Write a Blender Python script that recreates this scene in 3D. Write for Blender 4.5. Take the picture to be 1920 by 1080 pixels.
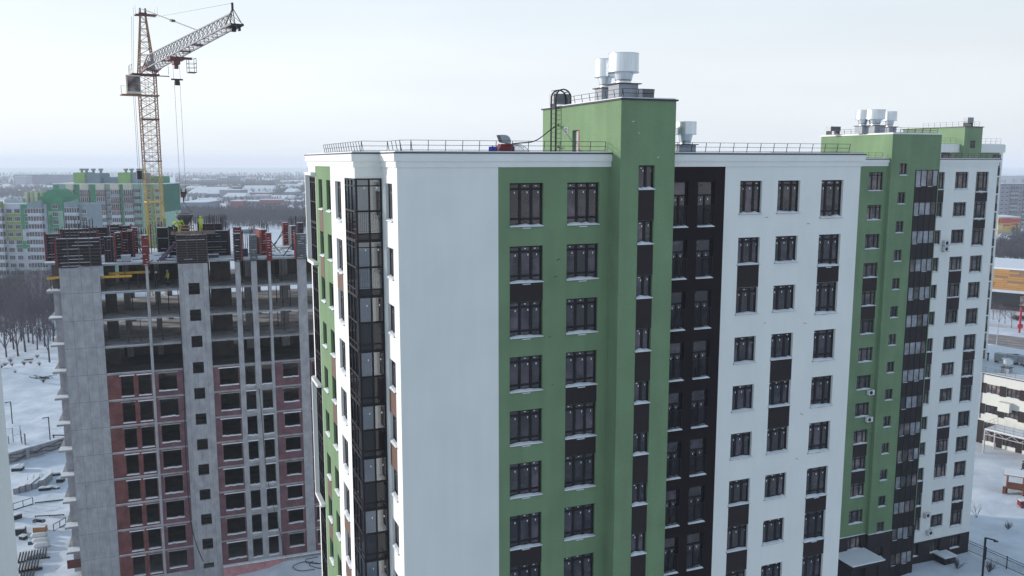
import bpy, math, random
import numpy as np
from mathutils import Vector, Matrix
R = math.radians
rnd = random.Random(7)
sc = bpy.context.scene
for o in list(bpy.data.objects): bpy.data.objects.remove(o)

# ------------------------------------------------------------------ camera
CZ = 47.5                       # camera height above the snow on the building site
PITCH, FPX = R(8.28), 1629.0
cam = bpy.data.cameras.new('camera'); cam.sensor_width = 36; cam.lens = FPX/1920*36
cam.clip_start = .5; cam.clip_end = 20000
co = bpy.data.objects.new('camera', cam); sc.collection.objects.link(co)
co.location = (0, 0, CZ); co.rotation_euler = (R(90)-PITCH, 0, 0); sc.camera = co

# ------------------------------------------------------------------ world, sun, exposure
AZ, EL = R(167.3), R(12)
W = bpy.data.worlds.new('World'); sc.world = W; W.use_nodes = True
nt = W.node_tree; N = nt.nodes; Lk = nt.links; N.clear()
out = N.new('ShaderNodeOutputWorld'); bg = N.new('ShaderNodeBackground'); Lk.new(bg.outputs[0], out.inputs[0])
sky = N.new('ShaderNodeTexSky'); sky.sky_type = 'NISHITA'; sky.sun_disc = False
sky.sun_elevation = EL; sky.sun_rotation = R(90)-AZ; sky.air_density = 1.0; sky.dust_density = 2.2; sky.ozone_density = 1.5
tc = N.new('ShaderNodeTexCoord'); sx = N.new('ShaderNodeSeparateXYZ'); Lk.new(tc.outputs['Generated'], sx.inputs[0])
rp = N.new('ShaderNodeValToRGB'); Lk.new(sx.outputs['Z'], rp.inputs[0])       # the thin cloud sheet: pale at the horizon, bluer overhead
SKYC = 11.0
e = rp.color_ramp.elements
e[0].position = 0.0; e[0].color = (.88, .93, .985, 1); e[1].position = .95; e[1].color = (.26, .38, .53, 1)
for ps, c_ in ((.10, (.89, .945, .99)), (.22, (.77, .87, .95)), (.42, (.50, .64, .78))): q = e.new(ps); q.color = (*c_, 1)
mp = N.new('ShaderNodeMapping'); mp.inputs['Scale'].default_value = (1.2, 1.2, 7)
Lk.new(tc.outputs['Generated'], mp.inputs[0])
cn = N.new('ShaderNodeTexNoise'); cn.inputs['Scale'].default_value = 1.6; cn.inputs['Detail'].default_value = 5; Lk.new(mp.outputs[0], cn.inputs[0])
cr = N.new('ShaderNodeMapRange'); cr.inputs[1].default_value = .3; cr.inputs[2].default_value = .75; cr.inputs[3].default_value = .80; cr.inputs[4].default_value = .93
Lk.new(cn.outputs[0], cr.inputs[0])
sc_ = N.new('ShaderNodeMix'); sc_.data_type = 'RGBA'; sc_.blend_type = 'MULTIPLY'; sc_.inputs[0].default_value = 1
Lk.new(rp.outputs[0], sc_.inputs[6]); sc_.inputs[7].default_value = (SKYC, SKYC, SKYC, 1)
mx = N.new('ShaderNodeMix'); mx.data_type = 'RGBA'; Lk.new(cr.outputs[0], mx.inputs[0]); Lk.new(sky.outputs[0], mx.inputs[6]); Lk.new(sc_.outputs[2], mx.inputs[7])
dt = N.new('ShaderNodeVectorMath'); dt.operation = 'DOT_PRODUCT'; Lk.new(tc.outputs['Generated'], dt.inputs[0]); dt.inputs[1].default_value = (math.cos(AZ), math.sin(AZ), 0)
gl_ = N.new('ShaderNodeMapRange'); gl_.inputs[1].default_value = -.8; gl_.inputs[2].default_value = 1.0; gl_.inputs[3].default_value = .80; gl_.inputs[4].default_value = 1.04; Lk.new(dt.outputs['Value'], gl_.inputs[0])   # the cloud sheet is brighter on the sun's side
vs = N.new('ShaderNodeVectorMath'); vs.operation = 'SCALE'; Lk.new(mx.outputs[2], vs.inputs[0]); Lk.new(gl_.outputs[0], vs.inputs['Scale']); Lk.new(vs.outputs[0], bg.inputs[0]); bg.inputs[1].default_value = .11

sd = Vector((math.cos(EL)*math.cos(AZ), math.cos(EL)*math.sin(AZ), math.sin(EL)))
sl = bpy.data.lights.new('sun', 'SUN'); sl.energy = 4.0; sl.angle = R(2.0); sl.color = (1.0, .93, .84)
so = bpy.data.objects.new('sun', sl); sc.collection.objects.link(so); so.rotation_euler = sd.to_track_quat('Z', 'Y').to_euler(); so.location = (-60, 20, 120)
sc.view_settings.view_transform = 'Standard'; sc.view_settings.look = 'None'; sc.view_settings.exposure = 0; sc.view_settings.gamma = 1
sc.cycles.max_bounces = 6; sc.cycles.volume_bounces = 2; sc.cycles.transparent_max_bounces = 12

# ------------------------------------------------------------------ measuring helpers (a sight line meets a height or a wall)
FW = np.array([0, math.cos(PITCH), -math.sin(PITCH)]); UP = np.array([0, math.sin(PITCH), math.cos(PITCH)]); RT = np.array([1., 0, 0])
def ray(x, y): return RT*(x-960)/FPX - UP*(y-540)/FPX + FW
def gp(x, y, z=0.0):
    r = ray(x, y); t = (z-CZ)/r[2]; return (float(r[0]*t), float(r[1]*t))
YA = R(21.74); CA = np.array([-5.7156, 43.517])
aA = np.array([math.cos(YA), math.sin(YA)]); bA = np.array([-math.sin(YA), math.cos(YA)])
def onA(x, y, v):                # point on the plane parallel to the main facade, v metres behind it -> (u, height)
    r = ray(x, y); t = (CA@bA+v)/(r[:2]@bA); P = r*t; return float((P[:2]-CA)@aA), float(P[2]+CZ)
def wA(u, v): p = CA+aA*u+bA*v; return (float(p[0]), float(p[1]))
YD = R(20.8); CD = np.array([-47.86, 91.05]); aD = np.array([math.cos(YD), math.sin(YD)]); bD = np.array([-math.sin(YD), math.cos(YD)])
def wD(u, v): p = CD+aD*u+bD*v; return (float(p[0]), float(p[1]))
def H(z): return z+CZ

# ------------------------------------------------------------------ materials
MATS = {}
def mat(name, col, rough=.8, noise=0, nscale=2., bump=0, bscale=20., spec=.3, metal=0, stretch=None, col2=None, detail=4, rand=0):
    if name in MATS: return MATS[name]
    m = bpy.data.materials.new(name); m.use_nodes = True; MATS[name] = m
    t = m.node_tree; n = t.nodes; p = n['Principled BSDF']
    p.inputs['Base Color'].default_value = (*col, 1); p.inputs['Roughness'].default_value = rough
    p.inputs['Specular IOR Level'].default_value = spec; p.inputs['Metallic'].default_value = metal
    c = n.new('ShaderNodeTexCoord'); src = c.outputs['Object']
    if noise or col2:
        mpn = n.new('ShaderNodeMapping'); t.links.new(src, mpn.inputs[0])
        if stretch: mpn.inputs['Scale'].default_value = stretch
        nz = n.new('ShaderNodeTexNoise'); nz.inputs['Scale'].default_value = nscale; nz.inputs['Detail'].default_value = detail; nz.inputs['Roughness'].default_value = .6
        t.links.new(mpn.outputs[0], nz.inputs[0])
        r = n.new('ShaderNodeValToRGB'); t.links.new(nz.outputs[0], r.inputs[0])
        a = [max(0, x*(1-noise)) for x in col]; b = [min(1, x*(1+noise)) for x in col] if col2 is None else col2
        r.color_ramp.elements[0].position = .3; r.color_ramp.elements[0].color = (*a, 1)
        r.color_ramp.elements[1].position = .7; r.color_ramp.elements[1].color = (*b, 1)
        o = r.outputs[0]
        if rand:
            oi = n.new('ShaderNodeObjectInfo'); hs = n.new('ShaderNodeHueSaturation'); mr = n.new('ShaderNodeMapRange')
            mr.inputs[3].default_value = 1-rand; mr.inputs[4].default_value = 1+rand
            t.links.new(oi.outputs['Random'], mr.inputs[0]); t.links.new(mr.outputs[0], hs.inputs['Value']); t.links.new(o, hs.inputs['Color']); o = hs.outputs[0]
        t.links.new(o, p.inputs['Base Color'])
    if bump:
        nb = n.new('ShaderNodeTexNoise'); nb.inputs['Scale'].default_value = bscale; nb.inputs['Detail'].default_value = 5
        t.links.new(src, nb.inputs[0]); bm = n.new('ShaderNodeBump'); bm.inputs['Strength'].default_value = bump; bm.inputs['Distance'].default_value = .05
        t.links.new(nb.outputs[0], bm.inputs['Height']); t.links.new(bm.outputs[0], p.inputs['Normal'])
    return m
def pane_mat(name, base, base2, ior=1.85, wav=.05, ws=1.6):
    m = bpy.data.materials.new(name); m.use_nodes = True; MATS[name] = m
    t = m.node_tree; n = t.nodes; p = n['Principled BSDF']
    p.inputs['Roughness'].default_value = .03; p.inputs['IOR'].default_value = ior
    oi = n.new('ShaderNodeObjectInfo'); c = n.new('ShaderNodeTexCoord'); ad = n.new('ShaderNodeVectorMath'); ad.operation = 'ADD'
    ml = n.new('ShaderNodeVectorMath'); ml.operation = 'SCALE'; ml.inputs['Scale'].default_value = 91.7
    cb = n.new('ShaderNodeCombineXYZ')
    for i in range(3): t.links.new(oi.outputs['Random'], cb.inputs[i])
    t.links.new(cb.outputs[0], ml.inputs[0]); t.links.new(c.outputs['Object'], ad.inputs[0]); t.links.new(ml.outputs[0], ad.inputs[1])
    nz = n.new('ShaderNodeTexNoise'); nz.inputs['Scale'].default_value = ws; nz.inputs['Detail'].default_value = 1.5; t.links.new(ad.outputs[0], nz.inputs[0])
    bm = n.new('ShaderNodeBump'); bm.inputs['Strength'].default_value = wav*4; bm.inputs['Distance'].default_value = .03
    t.links.new(nz.outputs[0], bm.inputs['Height']); t.links.new(bm.outputs[0], p.inputs['Normal'])
    n2 = n.new('ShaderNodeTexNoise'); n2.inputs['Scale'].default_value = 1.1; n2.inputs['Detail'].default_value = 3; t.links.new(ad.outputs[0], n2.inputs[0])
    r = n.new('ShaderNodeValToRGB'); r.color_ramp.elements[0].position = .38; r.color_ramp.elements[0].color = (*base, 1); r.color_ramp.elements[1].position = .66; r.color_ramp.elements[1].color = (*base2, 1)
    t.links.new(n2.outputs[0], r.inputs[0]); hs = n.new('ShaderNodeHueSaturation'); mr = n.new('ShaderNodeMapRange'); mr.inputs[3].default_value = .2; mr.inputs[4].default_value = 1.8
    t.links.new(oi.outputs['Random'], mr.inputs[0]); t.links.new(mr.outputs[0], hs.inputs['Value']); t.links.new(r.outputs[0], hs.inputs['Color']); t.links.new(hs.outputs[0], p.inputs['Base Color'])
    return m
def clear_glass(name, tint=(.82, .86, .88), refl=.16):
    m = bpy.data.materials.new(name); m.use_nodes = True; MATS[name] = m
    t = m.node_tree; n = t.nodes; n.remove(n['Principled BSDF'])
    tr = n.new('ShaderNodeBsdfTransparent'); tr.inputs[0].default_value = (*tint, 1); gl = n.new('ShaderNodeBsdfGlossy'); gl.inputs['Roughness'].default_value = .03
    mxs = n.new('ShaderNodeMixShader'); mxs.inputs[0].default_value = refl
    t.links.new(tr.outputs[0], mxs.inputs[1]); t.links.new(gl.outputs[0], mxs.inputs[2]); t.links.new(mxs.outputs[0], n['Material Output'].inputs[0])
    return m
def plaster(name, col, var=.05):
    """rendered facade: fine grain, faint patches and vertical rain marks"""
    m = mat(name, col, .9, spec=.15); t = m.node_tree; n = t.nodes; p = n['Principled BSDF']
    c = n.new('ShaderNodeTexCoord'); cur = None
    def lay(scale, st, lo, hi, det, prev):
        mpn = n.new('ShaderNodeMapping'); mpn.inputs['Scale'].default_value = st; t.links.new(c.outputs['Object'], mpn.inputs[0])
        nz = n.new('ShaderNodeTexNoise'); nz.inputs['Scale'].default_value = scale; nz.inputs['Detail'].default_value = det; t.links.new(mpn.outputs[0], nz.inputs[0])
        mr = n.new('ShaderNodeMapRange'); mr.inputs[1].default_value = .3; mr.inputs[2].default_value = .7; mr.inputs[3].default_value = lo; mr.inputs[4].default_value = hi
        t.links.new(nz.outputs[0], mr.inputs[0])
        if prev is None: return mr.outputs[0]
        k = n.new('ShaderNodeMath'); k.operation = 'MULTIPLY'; t.links.new(prev, k.inputs[0]); t.links.new(mr.outputs[0], k.inputs[1]); return k.outputs[0]
    cur = lay(.35, (1, 1, 1), 1-var, 1+var*.5, 4, cur)
    cur = lay(1.6, (1, 1, .12), 1-var*.6, 1+var*.4, 4, cur)
    cur = lay(28, (1, 1, 1), 1-var*1.6, 1+var*1.2, 2, cur)
    vm = n.new('ShaderNodeVectorMath'); vm.operation = 'SCALE'; vm.inputs[0].default_value = col; t.links.new(cur, vm.inputs['Scale'])
    t.links.new(vm.outputs[0], p.inputs['Base Color'])
    nb = n.new('ShaderNodeTexNoise'); nb.inputs['Scale'].default_value = 34; nb.inputs['Detail'].default_value = 4; t.links.new(c.outputs['Object'], nb.inputs[0])
    bm = n.new('ShaderNodeBump'); bm.inputs['Strength'].default_value = .35; bm.inputs['Distance'].default_value = .02; t.links.new(nb.outputs[0], bm.inputs['Height']); t.links.new(bm.outputs[0], p.inputs['Normal'])
    return m
WHITE = plaster('white_render', (.74, .755, .74), .04)
GREEN = plaster('green_render', (.172, .262, .150), .12)
BROWN = plaster('dark_brown_render', (.017, .0115, .014), .12)
PLINTH = mat('plinth_cladding', (.020, .014, .016), .7, .25, 1.5, .2, 18)
BROWNP = mat('brown_panel', (.021, .0135, .015), .75, .12, 3, .08, 30)
FRAME = mat('window_frame', (.009, .007, .010), .5, spec=.25)
PANE = pane_mat('window_pane', (.008, .007, .011), (.06, .046, .06), 1.65, .12, 2.4)
PANE2 = pane_mat('window_pane_curtained', (.025, .021, .025), (.15, .115, .11), 1.6, .08, 2.6)
SPAN = pane_mat('dark_spandrel_glass', (.006, .006, .009), (.012, .011, .014), 1.5, .02, 1.2)
CLEAR = clear_glass('balcony_glass', (.78, .82, .85), .13)
GREYG = clear_glass('hazy_balcony_glass', (.62, .65, .70), .2)
STICK = mat('white_sticker', (.8, .8, .8), .6)
SNOW = mat('snow', (.72, .745, .79), .6, .04, .6, .35, 3.5, spec=.3)
SILL = mat('sill_metal', (.03, .03, .045), .45)
FLASH = mat('dark_flashing', (.022, .024, .042), .4)
STEEL = mat('black_steel', (.014, .014, .018), .5)
ZINC = mat('galvanised_sheet', (.62, .66, .70), .34, .10, 1.4, .05, 6, metal=.85, stretch=(3, 3, .4))
GREYP = mat('grey_paint', (.30, .32, .36), .6, .1, 2)
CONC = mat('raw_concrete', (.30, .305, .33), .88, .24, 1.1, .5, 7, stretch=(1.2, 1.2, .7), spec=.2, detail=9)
CONCD = mat('shade_dark_concrete', (.085, .078, .08), .9, .35, .6, .3, 6, spec=.2)  # interior shade put into the colour so the rooms look unlit; also on joints
BRICK = mat('brick_infill', (.150, .056, .056), .9, .4, .9, .2, 10)
SOIL = mat('pink_primer', (.42, .22, .24), .9, .2, 1.5)
REDS = mat('red_formwork_steel', (.15, .012, .014), .65, .4, 2.0)
ORNS = mat('orange_formwork_steel', (.20, .03, .018), .6, .3, 2.0)
BLKF = mat('black_formwork_face', (.010, .008, .010), .7, .5, 1.5, .15, 6)
NAVF = mat('navy_formwork_steel', (.035, .045, .075), .5, .3, 2)
GRYF = mat('grey_formwork_steel', (.11, .12, .135), .55, .3, 2)
PURL = mat('weathered_steel_rail', (.085, .06, .075), .6, .3, 3)
WOOD = mat('raw_timber', (.26, .17, .11), .8, .3, 4, .2, 12)
YELB = mat('yellow_timber_beam', (.55, .33, .04), .6, .2, 3)
# concrete with formwork joints
def joints(name, src, w, h, dark=.55):
    m = src.copy(); m.name = name; MATS[name] = m; t = m.node_tree; n = t.nodes; p = n['Principled BSDF']
    lk = [l for l in t.links if l.to_socket == p.inputs['Base Color']][0].from_socket
    c = n.new('ShaderNodeTexCoord'); sp = n.new('ShaderNodeSeparateXYZ'); cb = n.new('ShaderNodeCombineXYZ'); t.links.new(c.outputs['Object'], sp.inputs[0])
    t.links.new(sp.outputs['X'], cb.inputs['X']); t.links.new(sp.outputs['Z'], cb.inputs['Y'])
    b = n.new('ShaderNodeTexBrick'); b.offset = 0; b.inputs['Scale'].default_value = 1; b.inputs['Brick Width'].default_value = w; b.inputs['Row Height'].default_value = h
    b.inputs['Mortar Size'].default_value = .02; b.inputs['Mortar Smooth'].default_value = .6
    t.links.new(cb.outputs[0], b.inputs['Vector']); b.inputs['Color1'].default_value = (1, 1, 1, 1); b.inputs['Color2'].default_value = (.93, .93, .93, 1); b.inputs['Mortar'].default_value = (dark, dark, dark, 1)
    mm = n.new('ShaderNodeMix'); mm.data_type = 'RGBA'; mm.blend_type = 'MULTIPLY'; mm.inputs[0].default_value = 1
    t.links.new(lk, mm.inputs[6]); t.links.new(b.outputs[0], mm.inputs[7]); t.links.new(mm.outputs[2], p.inputs['Base Color'])
    return m
CONCJ = joints('shuttered_concrete', CONC, 1.02, 60, .5)
BRICKJ = joints('brick_courses', BRICK, .26, .085, .75)

# ------------------------------------------------------------------ mesh builder
class MB:
    def __init__(s): s.v = []; s.f = []; s.m = []
    def poly(s, pts, mi=0):
        i = len(s.v); s.v += [tuple(map(float, p)) for p in pts]; s.f.append(tuple(range(i, i+len(pts)))); s.m.append(mi)
    def box(s, x0, x1, y0, y1, z0, z1, mi=0, skip=''):
        i = len(s.v); s.v += [(x, y, z) for z in (z0, z1) for y in (y0, y1) for x in (x0, x1)]
        F = {'-z': (0, 2, 3, 1), '+z': (4, 5, 7, 6), '-y': (0, 1, 5, 4), '+y': (2, 6, 7, 3), '-x': (0, 4, 6, 2), '+x': (1, 3, 7, 5)}
        for k, f in F.items():
            if k not in skip: s.f.append(tuple(i+j for j in f)); s.m.append(mi)
    def bar(s, p, q, w=.05, mi=0, n=4, w2=None, cap=True):
        p = Vector(p); q = Vector(q); d = (q-p)
        if d.length < 1e-6: return
        d.normalize(); a = d.orthogonal().normalized() if abs(d.z) > .999 else d.cross(Vector((0, 0, 1))).normalized(); b = d.cross(a)
        w2 = w if w2 is None else w2; i = len(s.v)
        for c, r in ((p, w), (q, w2)):
            for k in range(n):
                t = 2*math.pi*(k+.5)/n; s.v.append(tuple(c+(a*math.cos(t)+b*math.sin(t))*r*.7071*(1 if n == 4 else 1.0)))
        for k in range(n): s.f.append((i+k, i+(k+1) % n, i+n+(k+1) % n, i+n+k)); s.m.append(mi)
        if cap: s.f.append(tuple(i+k for k in range(n))[::-1]); s.m.append(mi); s.f.append(tuple(i+n+k for k in range(n))); s.m.append(mi)
    def lathe(s, prof, n=24, c=(0, 0), mi=0, cap=True):
        i = len(s.v)
        for r, z in prof:
            for k in range(n): t = 2*math.pi*k/n; s.v.append((c[0]+r*math.cos(t), c[1]+r*math.sin(t), z))
        for j in range(len(prof)-1):
            for k in range(n): s.f.append((i+j*n+k, i+j*n+(k+1) % n, i+(j+1)*n+(k+1) % n, i+(j+1)*n+k)); s.m.append(mi)
        if cap: s.f.append(tuple(i+k for k in range(n))[::-1]); s.m.append(mi); s.f.append(tuple(i+(len(prof)-1)*n+k for k in range(n))); s.m.append(mi)
    def prism(s, poly, z0, z1, mi=0, top=True, bot=True, mit=None):
        n = len(poly); i = len(s.v); s.v += [(x, y, z0) for x, y in poly]+[(x, y, z1) for x, y in poly]
        for k in range(n): s.f.append((i+k, i+(k+1) % n, i+n+(k+1) % n, i+n+k)); s.m.append(mi)
        if bot: s.f.append(tuple(i+k for k in range(n))[::-1]); s.m.append(mi)
        if top: s.f.append(tuple(i+n+k for k in range(n))); s.m.append(mi if mit is None else mit)
    def mesh(s, name, mats):
        me = bpy.data.meshes.new(name); me.from_pydata(s.v, [], s.f); me.update()
        for m in (mats if isinstance(mats, (list, tuple)) else [mats]): me.materials.append(m)
        me.polygons.foreach_set('material_index', s.m); me.validate(); return me
    def build(s, name, mats, parent=None, loc=(0, 0, 0), rz=0, smooth=False, kind=None):
        me = s.mesh(name, mats)
        if smooth: me.polygons.foreach_set('use_smooth', [True]*len(me.polygons))
        return inst(name, me, parent, loc, rz, kind)
def inst(name, me, parent=None, loc=(0, 0, 0), rz=0, kind=None):
    o = bpy.data.objects.new(name, me); sc.collection.objects.link(o); o.parent = parent; o.location = loc; o.rotation_euler = (0, 0, rz)
    if kind: o['kind'] = kind
    return o
def thing(name, label, cat, loc=(0, 0, 0), rz=0, group=None):
    o = bpy.data.objects.new(name, None); sc.collection.objects.link(o); o.location = loc; o.rotation_euler = (0, 0, rz); o.empty_display_size = .3
    return tag(o, label, cat, group)
def tag(o, label, cat, group=None):
    o['label'] = label; o['category'] = cat
    if group: o['group'] = group
    return o
def copy_tree(o, parent=None, loc=None, rz=None, sc3=None):
    c = o.copy(); sc.collection.objects.link(c); c.parent = parent
    if loc is not None: c.location = loc
    if rz is not None: c.rotation_euler = (0, 0, rz)
    if sc3 is not None: c.scale = sc3
    for ch in list(o.children): copy_tree(ch, c)
    return c
def offset(poly, d):             # outward offset of a counter-clockwise polygon
    n = len(poly); res = []
    for i in range(n):
        p0, p1, p2 = (np.array(poly[(i+k-1) % n], float) for k in range(3))
        e1 = (p1-p0)/np.linalg.norm(p1-p0); e2 = (p2-p1)/np.linalg.norm(p2-p1)
        n1 = np.array([e1[1], -e1[0]]); n2 = np.array([e2[1], -e2[0]]); k = n1+n2; k = k/np.linalg.norm(k); res.append(tuple(p1+k*d/(k@n1)))
    return res
def facade(mb, P, u0, u1, z0, z1, holes, mi=0, depth=.22, inward=(0, 1, 0)):
    """wall sheet with real openings: P(u,z) -> point; each opening gets its reveals"""
    hs = [(max(h[0], u0), min(h[1], u1), max(h[2], z0), min(h[3], z1)) for h in holes if h[1] > u0 and h[0] < u1 and h[3] > z0 and h[2] < z1]
    us = sorted({u0, u1, *[h[0] for h in hs], *[h[1] for h in hs]})
    for a, b in zip(us, us[1:]):
        m = (a+b)/2; z = z0
        for h in sorted([h for h in hs if h[0] < m < h[1]], key=lambda h: h[2]):
            if h[2] > z+1e-6: mb.poly([P(a, z), P(b, z), P(b, h[2]), P(a, h[2])], mi)
            z = max(z, h[3])
        if z1 > z+1e-6: mb.poly([P(a, z), P(b, z), P(b, z1), P(a, z1)], mi)
    I = np.array(inward)*depth
    for h in hs:
        c = [np.array(P(h[0], h[2])), np.array(P(h[1], h[2])), np.array(P(h[1], h[3])), np.array(P(h[0], h[3]))]
        for k in range(4): mb.poly([c[k], c[(k+1) % 4], c[(k+1) % 4]+I, c[k]+I], mi)

# ------------------------------------------------------------------ windows (meshes shared between alike windows)
WC = {}
def win_meshes(w, h, cols, top, bot, sp=None, rail=False, sticker=True, sillw=.05):
    """frame, one pane per casement, sill, snow, for an opening w x h; local x along the wall, y into the wall"""
    key = (round(w, 2), round(h, 2), tuple(cols), top, bot, rail, sticker)
    if key in WC: return WC[key]
    f = MB(); y0, y1 = .16, .22; o = .08
    f.box(0, o, y0, y1, 0, h); f.box(w-o*1.6, w, y0, y1, 0, h); f.box(o, w-o*1.6, y0, y1, h-o, h); f.box(o, w-o*1.6, y0, y1, 0, o*1.2)
    xs = [0]+[c*w for c in cols]+[w]; M = .08
    for c in xs[1:-1]: f.box(c-M, c+M, y0-.004, y1, o*1.2+.001, h-o-.001)
    zt = [o*1.2]+([h*bot] if bot else [])+([h*top] if top else [])+[h-o]
    for z in zt[1:-1]:
        for a, b in zip(xs, xs[1:]): f.box(a+(M if a > 0 else o)+.001, b-(M if b < w else o*1.6)-.001, y0+.003, y1, z-.06, z+.06)
    panes = []
    for a, b in zip(xs, xs[1:]):
        p = MB(); x0, x1 = 0, b-a; p.box(x0+.03, x1-.03, .185, .205, .06, h-.04, 0)
        if sticker:
            zz = h*(top or .93)-.22-.05*rnd.random(); xx = (x1-x0)*(.45+.3*rnd.random())
            p.box(xx, xx+.045, .178, .184, zz, zz+.1, 1)
            if rnd.random() < .6: p.box(xx*.6, xx*.6+.09, .178, .184, h-.17, h-.13, 1)
        panes.append((a, p.mesh('pane', [PANE, STICK])))
    s = MB(); s.box(-.05, w+.05, -.075, .14, -.035, -.005, 0)
    if bot: s.box(w*.38, w*.62, -.05, -.004, -.115, -.075, 1)
    n = MB(); k = 8; 
    pr = [.05+.07*rnd.random() for _ in range(k+1)]; pr[0] = pr[-1] = .03
    for i in range(k):
        xa, xb = -.03+(w+.06)*i/k, -.03+(w+.06)*(i+1)/k
        ha, hb = pr[i], pr[i+1]
        n.poly([(xa, -.078, .012), (xb, -.078, .012), (xb, .0, hb*.8), (xa, .0, ha*.8)]); n.poly([(xa, .0, ha*.8), (xb, .0, hb*.8), (xb, .13, hb*1.3), (xa, .13, ha*1.3)])
    n.poly([(-.03, -.078, .012), (w+.03, -.078, .012), (w+.03, -.078, -.022), (-.03, -.078, -.022)])
    WC[key] = (f.mesh('window', FRAME), panes, s.mesh('sill', [SILL, SNOW]), n.mesh('snow', SNOW))
    return WC[key]
P_CACHE = {}
def window(parent, loc, rz, w, h, cols=(.33, .67), top=.83, bot=None, sticker=True, glass=None, lone=False):
    fm, panes, sm, nm = win_meshes(w, h, cols, top, bot, sticker=sticker)
    f = inst('window', fm, parent, loc, rz)
    for x, pm in panes:
        o = inst('pane', pm, f, (x, 0, 0))
        if glass: o.material_slots[0].link = 'OBJECT'; o.material_slots[0].material = glass
    inst('sill', sm, f); inst('snow', nm, f)
    return f
def panel(parent, loc, rz, w, h, m=None):
    key = ('panel', round(w, 2), round(h, 2))
    if key not in WC:
        b = MB(); b.box(0, w, -.014, .03, 0, h); WC[key] = b.mesh('infill_panel', BROWNP)
    return inst('infill_panel', WC[key], parent, loc, rz)
# ------------------------------------------------------------------ ground
def sstep(a, b, x): t = np.clip((x-a)/(b-a), 0, 1); return t*t*(3-2*t)
NT = np.random.RandomState(3); OCT = [(NT.rand()*2*math.pi, NT.rand()*2*math.pi, NT.rand()*2*math.pi) for _ in range(24)]
def bumps(x, y, s0=.16, n=12, per=9.0):
    z = 0; k = 2*math.pi/per
    for i in range(n):
        a, p, q_ = OCT[i]; z = z+s0*np.sin(k*(x*math.cos(a)+y*math.sin(a))+p)*np.sin(k*.6*(x*math.sin(q_)-y*math.cos(q_))+q_)/(1+.25*i); k *= 1.28
    return z
def ground_z(x, y):
    x = np.asarray(x, float); y = np.asarray(y, float)
    z = 1.5*sstep(12, 38, x)
    z = z-1.25*np.exp(-(((x+34.5)/8.5)**2+((y-92)/7.5)**2)**2)
    site = (1-sstep(-28, -20, x))*sstep(30, 60, y)*(1-sstep(165, 190, y))*sstep(-130, -105, x)
    z = z+site*(bumps(x, y, .11)+bumps(y+7, x, .05, 10, 3.4))
    cb = sstep(36, 44, x)*(1-sstep(95, 118, x))*(1-sstep(128, 140, y))*sstep(60, 75, y)
    z = z+cb*bumps(x+40, y, .07, 12, 5.0)
    bank = (1-sstep(-70, -55, x))*np.exp(-((y-192-.25*(x+100))/9.0)**2)
    z = z+1.8*bank+(1-sstep(-70, -50, x))*bumps(x, y, .12, 8, 14.)*sstep(170, 195, y)*(1-sstep(260, 290, y))
    return z
def axis(lo, hi, a, b, fine, far):
    r = list(np.arange(a, b+.01, fine)); st = fine; x = b
    while x < hi: st *= far; x += st; r.append(min(x, hi))
    st = fine; x = a
    while x > lo: st *= far; x -= st; r.insert(0, max(x, lo))
    return np.array(r)
gx = axis(-5200, 5200, -125, 120, 1.6, 1.28); gy = axis(-300, 7000, 34, 262, 1.6, 1.28)
GX, GY = np.meshgrid(gx, gy); GZ = ground_z(GX, GY)
me = bpy.data.meshes.new('snow_ground'); nx, ny = len(gx), len(gy)
me.from_pydata([tuple(p) for p in np.stack([GX.ravel(), GY.ravel(), GZ.ravel()], 1).tolist()], [], [(j*nx+i, j*nx+i+1, (j+1)*nx+i+1, (j+1)*nx+i) for j in range(ny-1) for i in range(nx-1)])
me.polygons.foreach_set('use_smooth', [True]*len(me.polygons))
GSN = mat('trodden_snow', (.52, .56, .63), .7, .0, .25, 1.0, 1.6, col2=(.75, .79, .85), detail=6, spec=.2)
me.materials.append(GSN); g = inst('snow_ground', me, kind='structure')
def gz(x, y): return float(ground_z(x, y))

# ------------------------------------------------------------------ building A: the green and white block in front
OA = (float(CA[0]), float(CA[1]), 0)
A = thing('apartment_block', 'nearest white and green apartment block with plain pale end wall and green stair tower', 'apartment block', OA, YA)
S3 = 3.0
def fr(v): return lambda u, z: (u, v, z)
def lf(u): return lambda v, z: (u, v, z)
WA = 1.46
wins = []                                   # (u, z0, w, h, style)
zr = lambda k, lo, hi, top0: (H(lo-3*k), H((hi if k else top0)-3*k))
NK = 9
colsA = [(6.02, 1.93, -3.40), (9.35, 1.94, -3.40), (20.52, 1.56, -3.05), (23.22, 1.64, -3.05), (26.47, 1.69, -3.40)]
holes = []
for ci, (u, w, lo) in enumerate(colsA):
    for k in range(NK):
        z0, z1 = zr(k, lo, -1.45, -1.12); holes.append((u, u+w, z0, z1))
        tall = lo < -3.2
        window(A, (u, 0, z0), 0, w, z1-z0, (.33, .67) if ci < 2 else (.28, .68), .84 if k else .86, .17 if tall else None)
PAN = {0: [1, 6, 7], 1: [3, 4], 2: [1, 6, 7], 3: [3, 4], 4: [1, 6, 7]}
for ci, ks in PAN.items():
    u, w, lo = colsA[ci]
    for k in ks: panel(A, (u+.01, 0, H(-4.45-3*k)+.01), 0, w-.02, (H(lo-3*k)-.05)-(H(-4.45-3*k)+.02))
b = MB(); facade(b, fr(0), 0, 5.38, 0, H(-.29), []); b.build('white_wall', WHITE, A)
b = MB(); facade(b, fr(0), 5.38, 11.95, 0, H(-.29), holes); b.build('green_wall', GREEN, A)
b = MB(); facade(b, fr(0), 19.45, 29.45, 0, H(-.29), holes); b.poly([(29.45, 0, 0), (29.45, 16, 0), (29.45, 16, H(-.29)), (29.45, 0, H(-.29))]); b.build('white_wall', WHITE, A)
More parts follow.
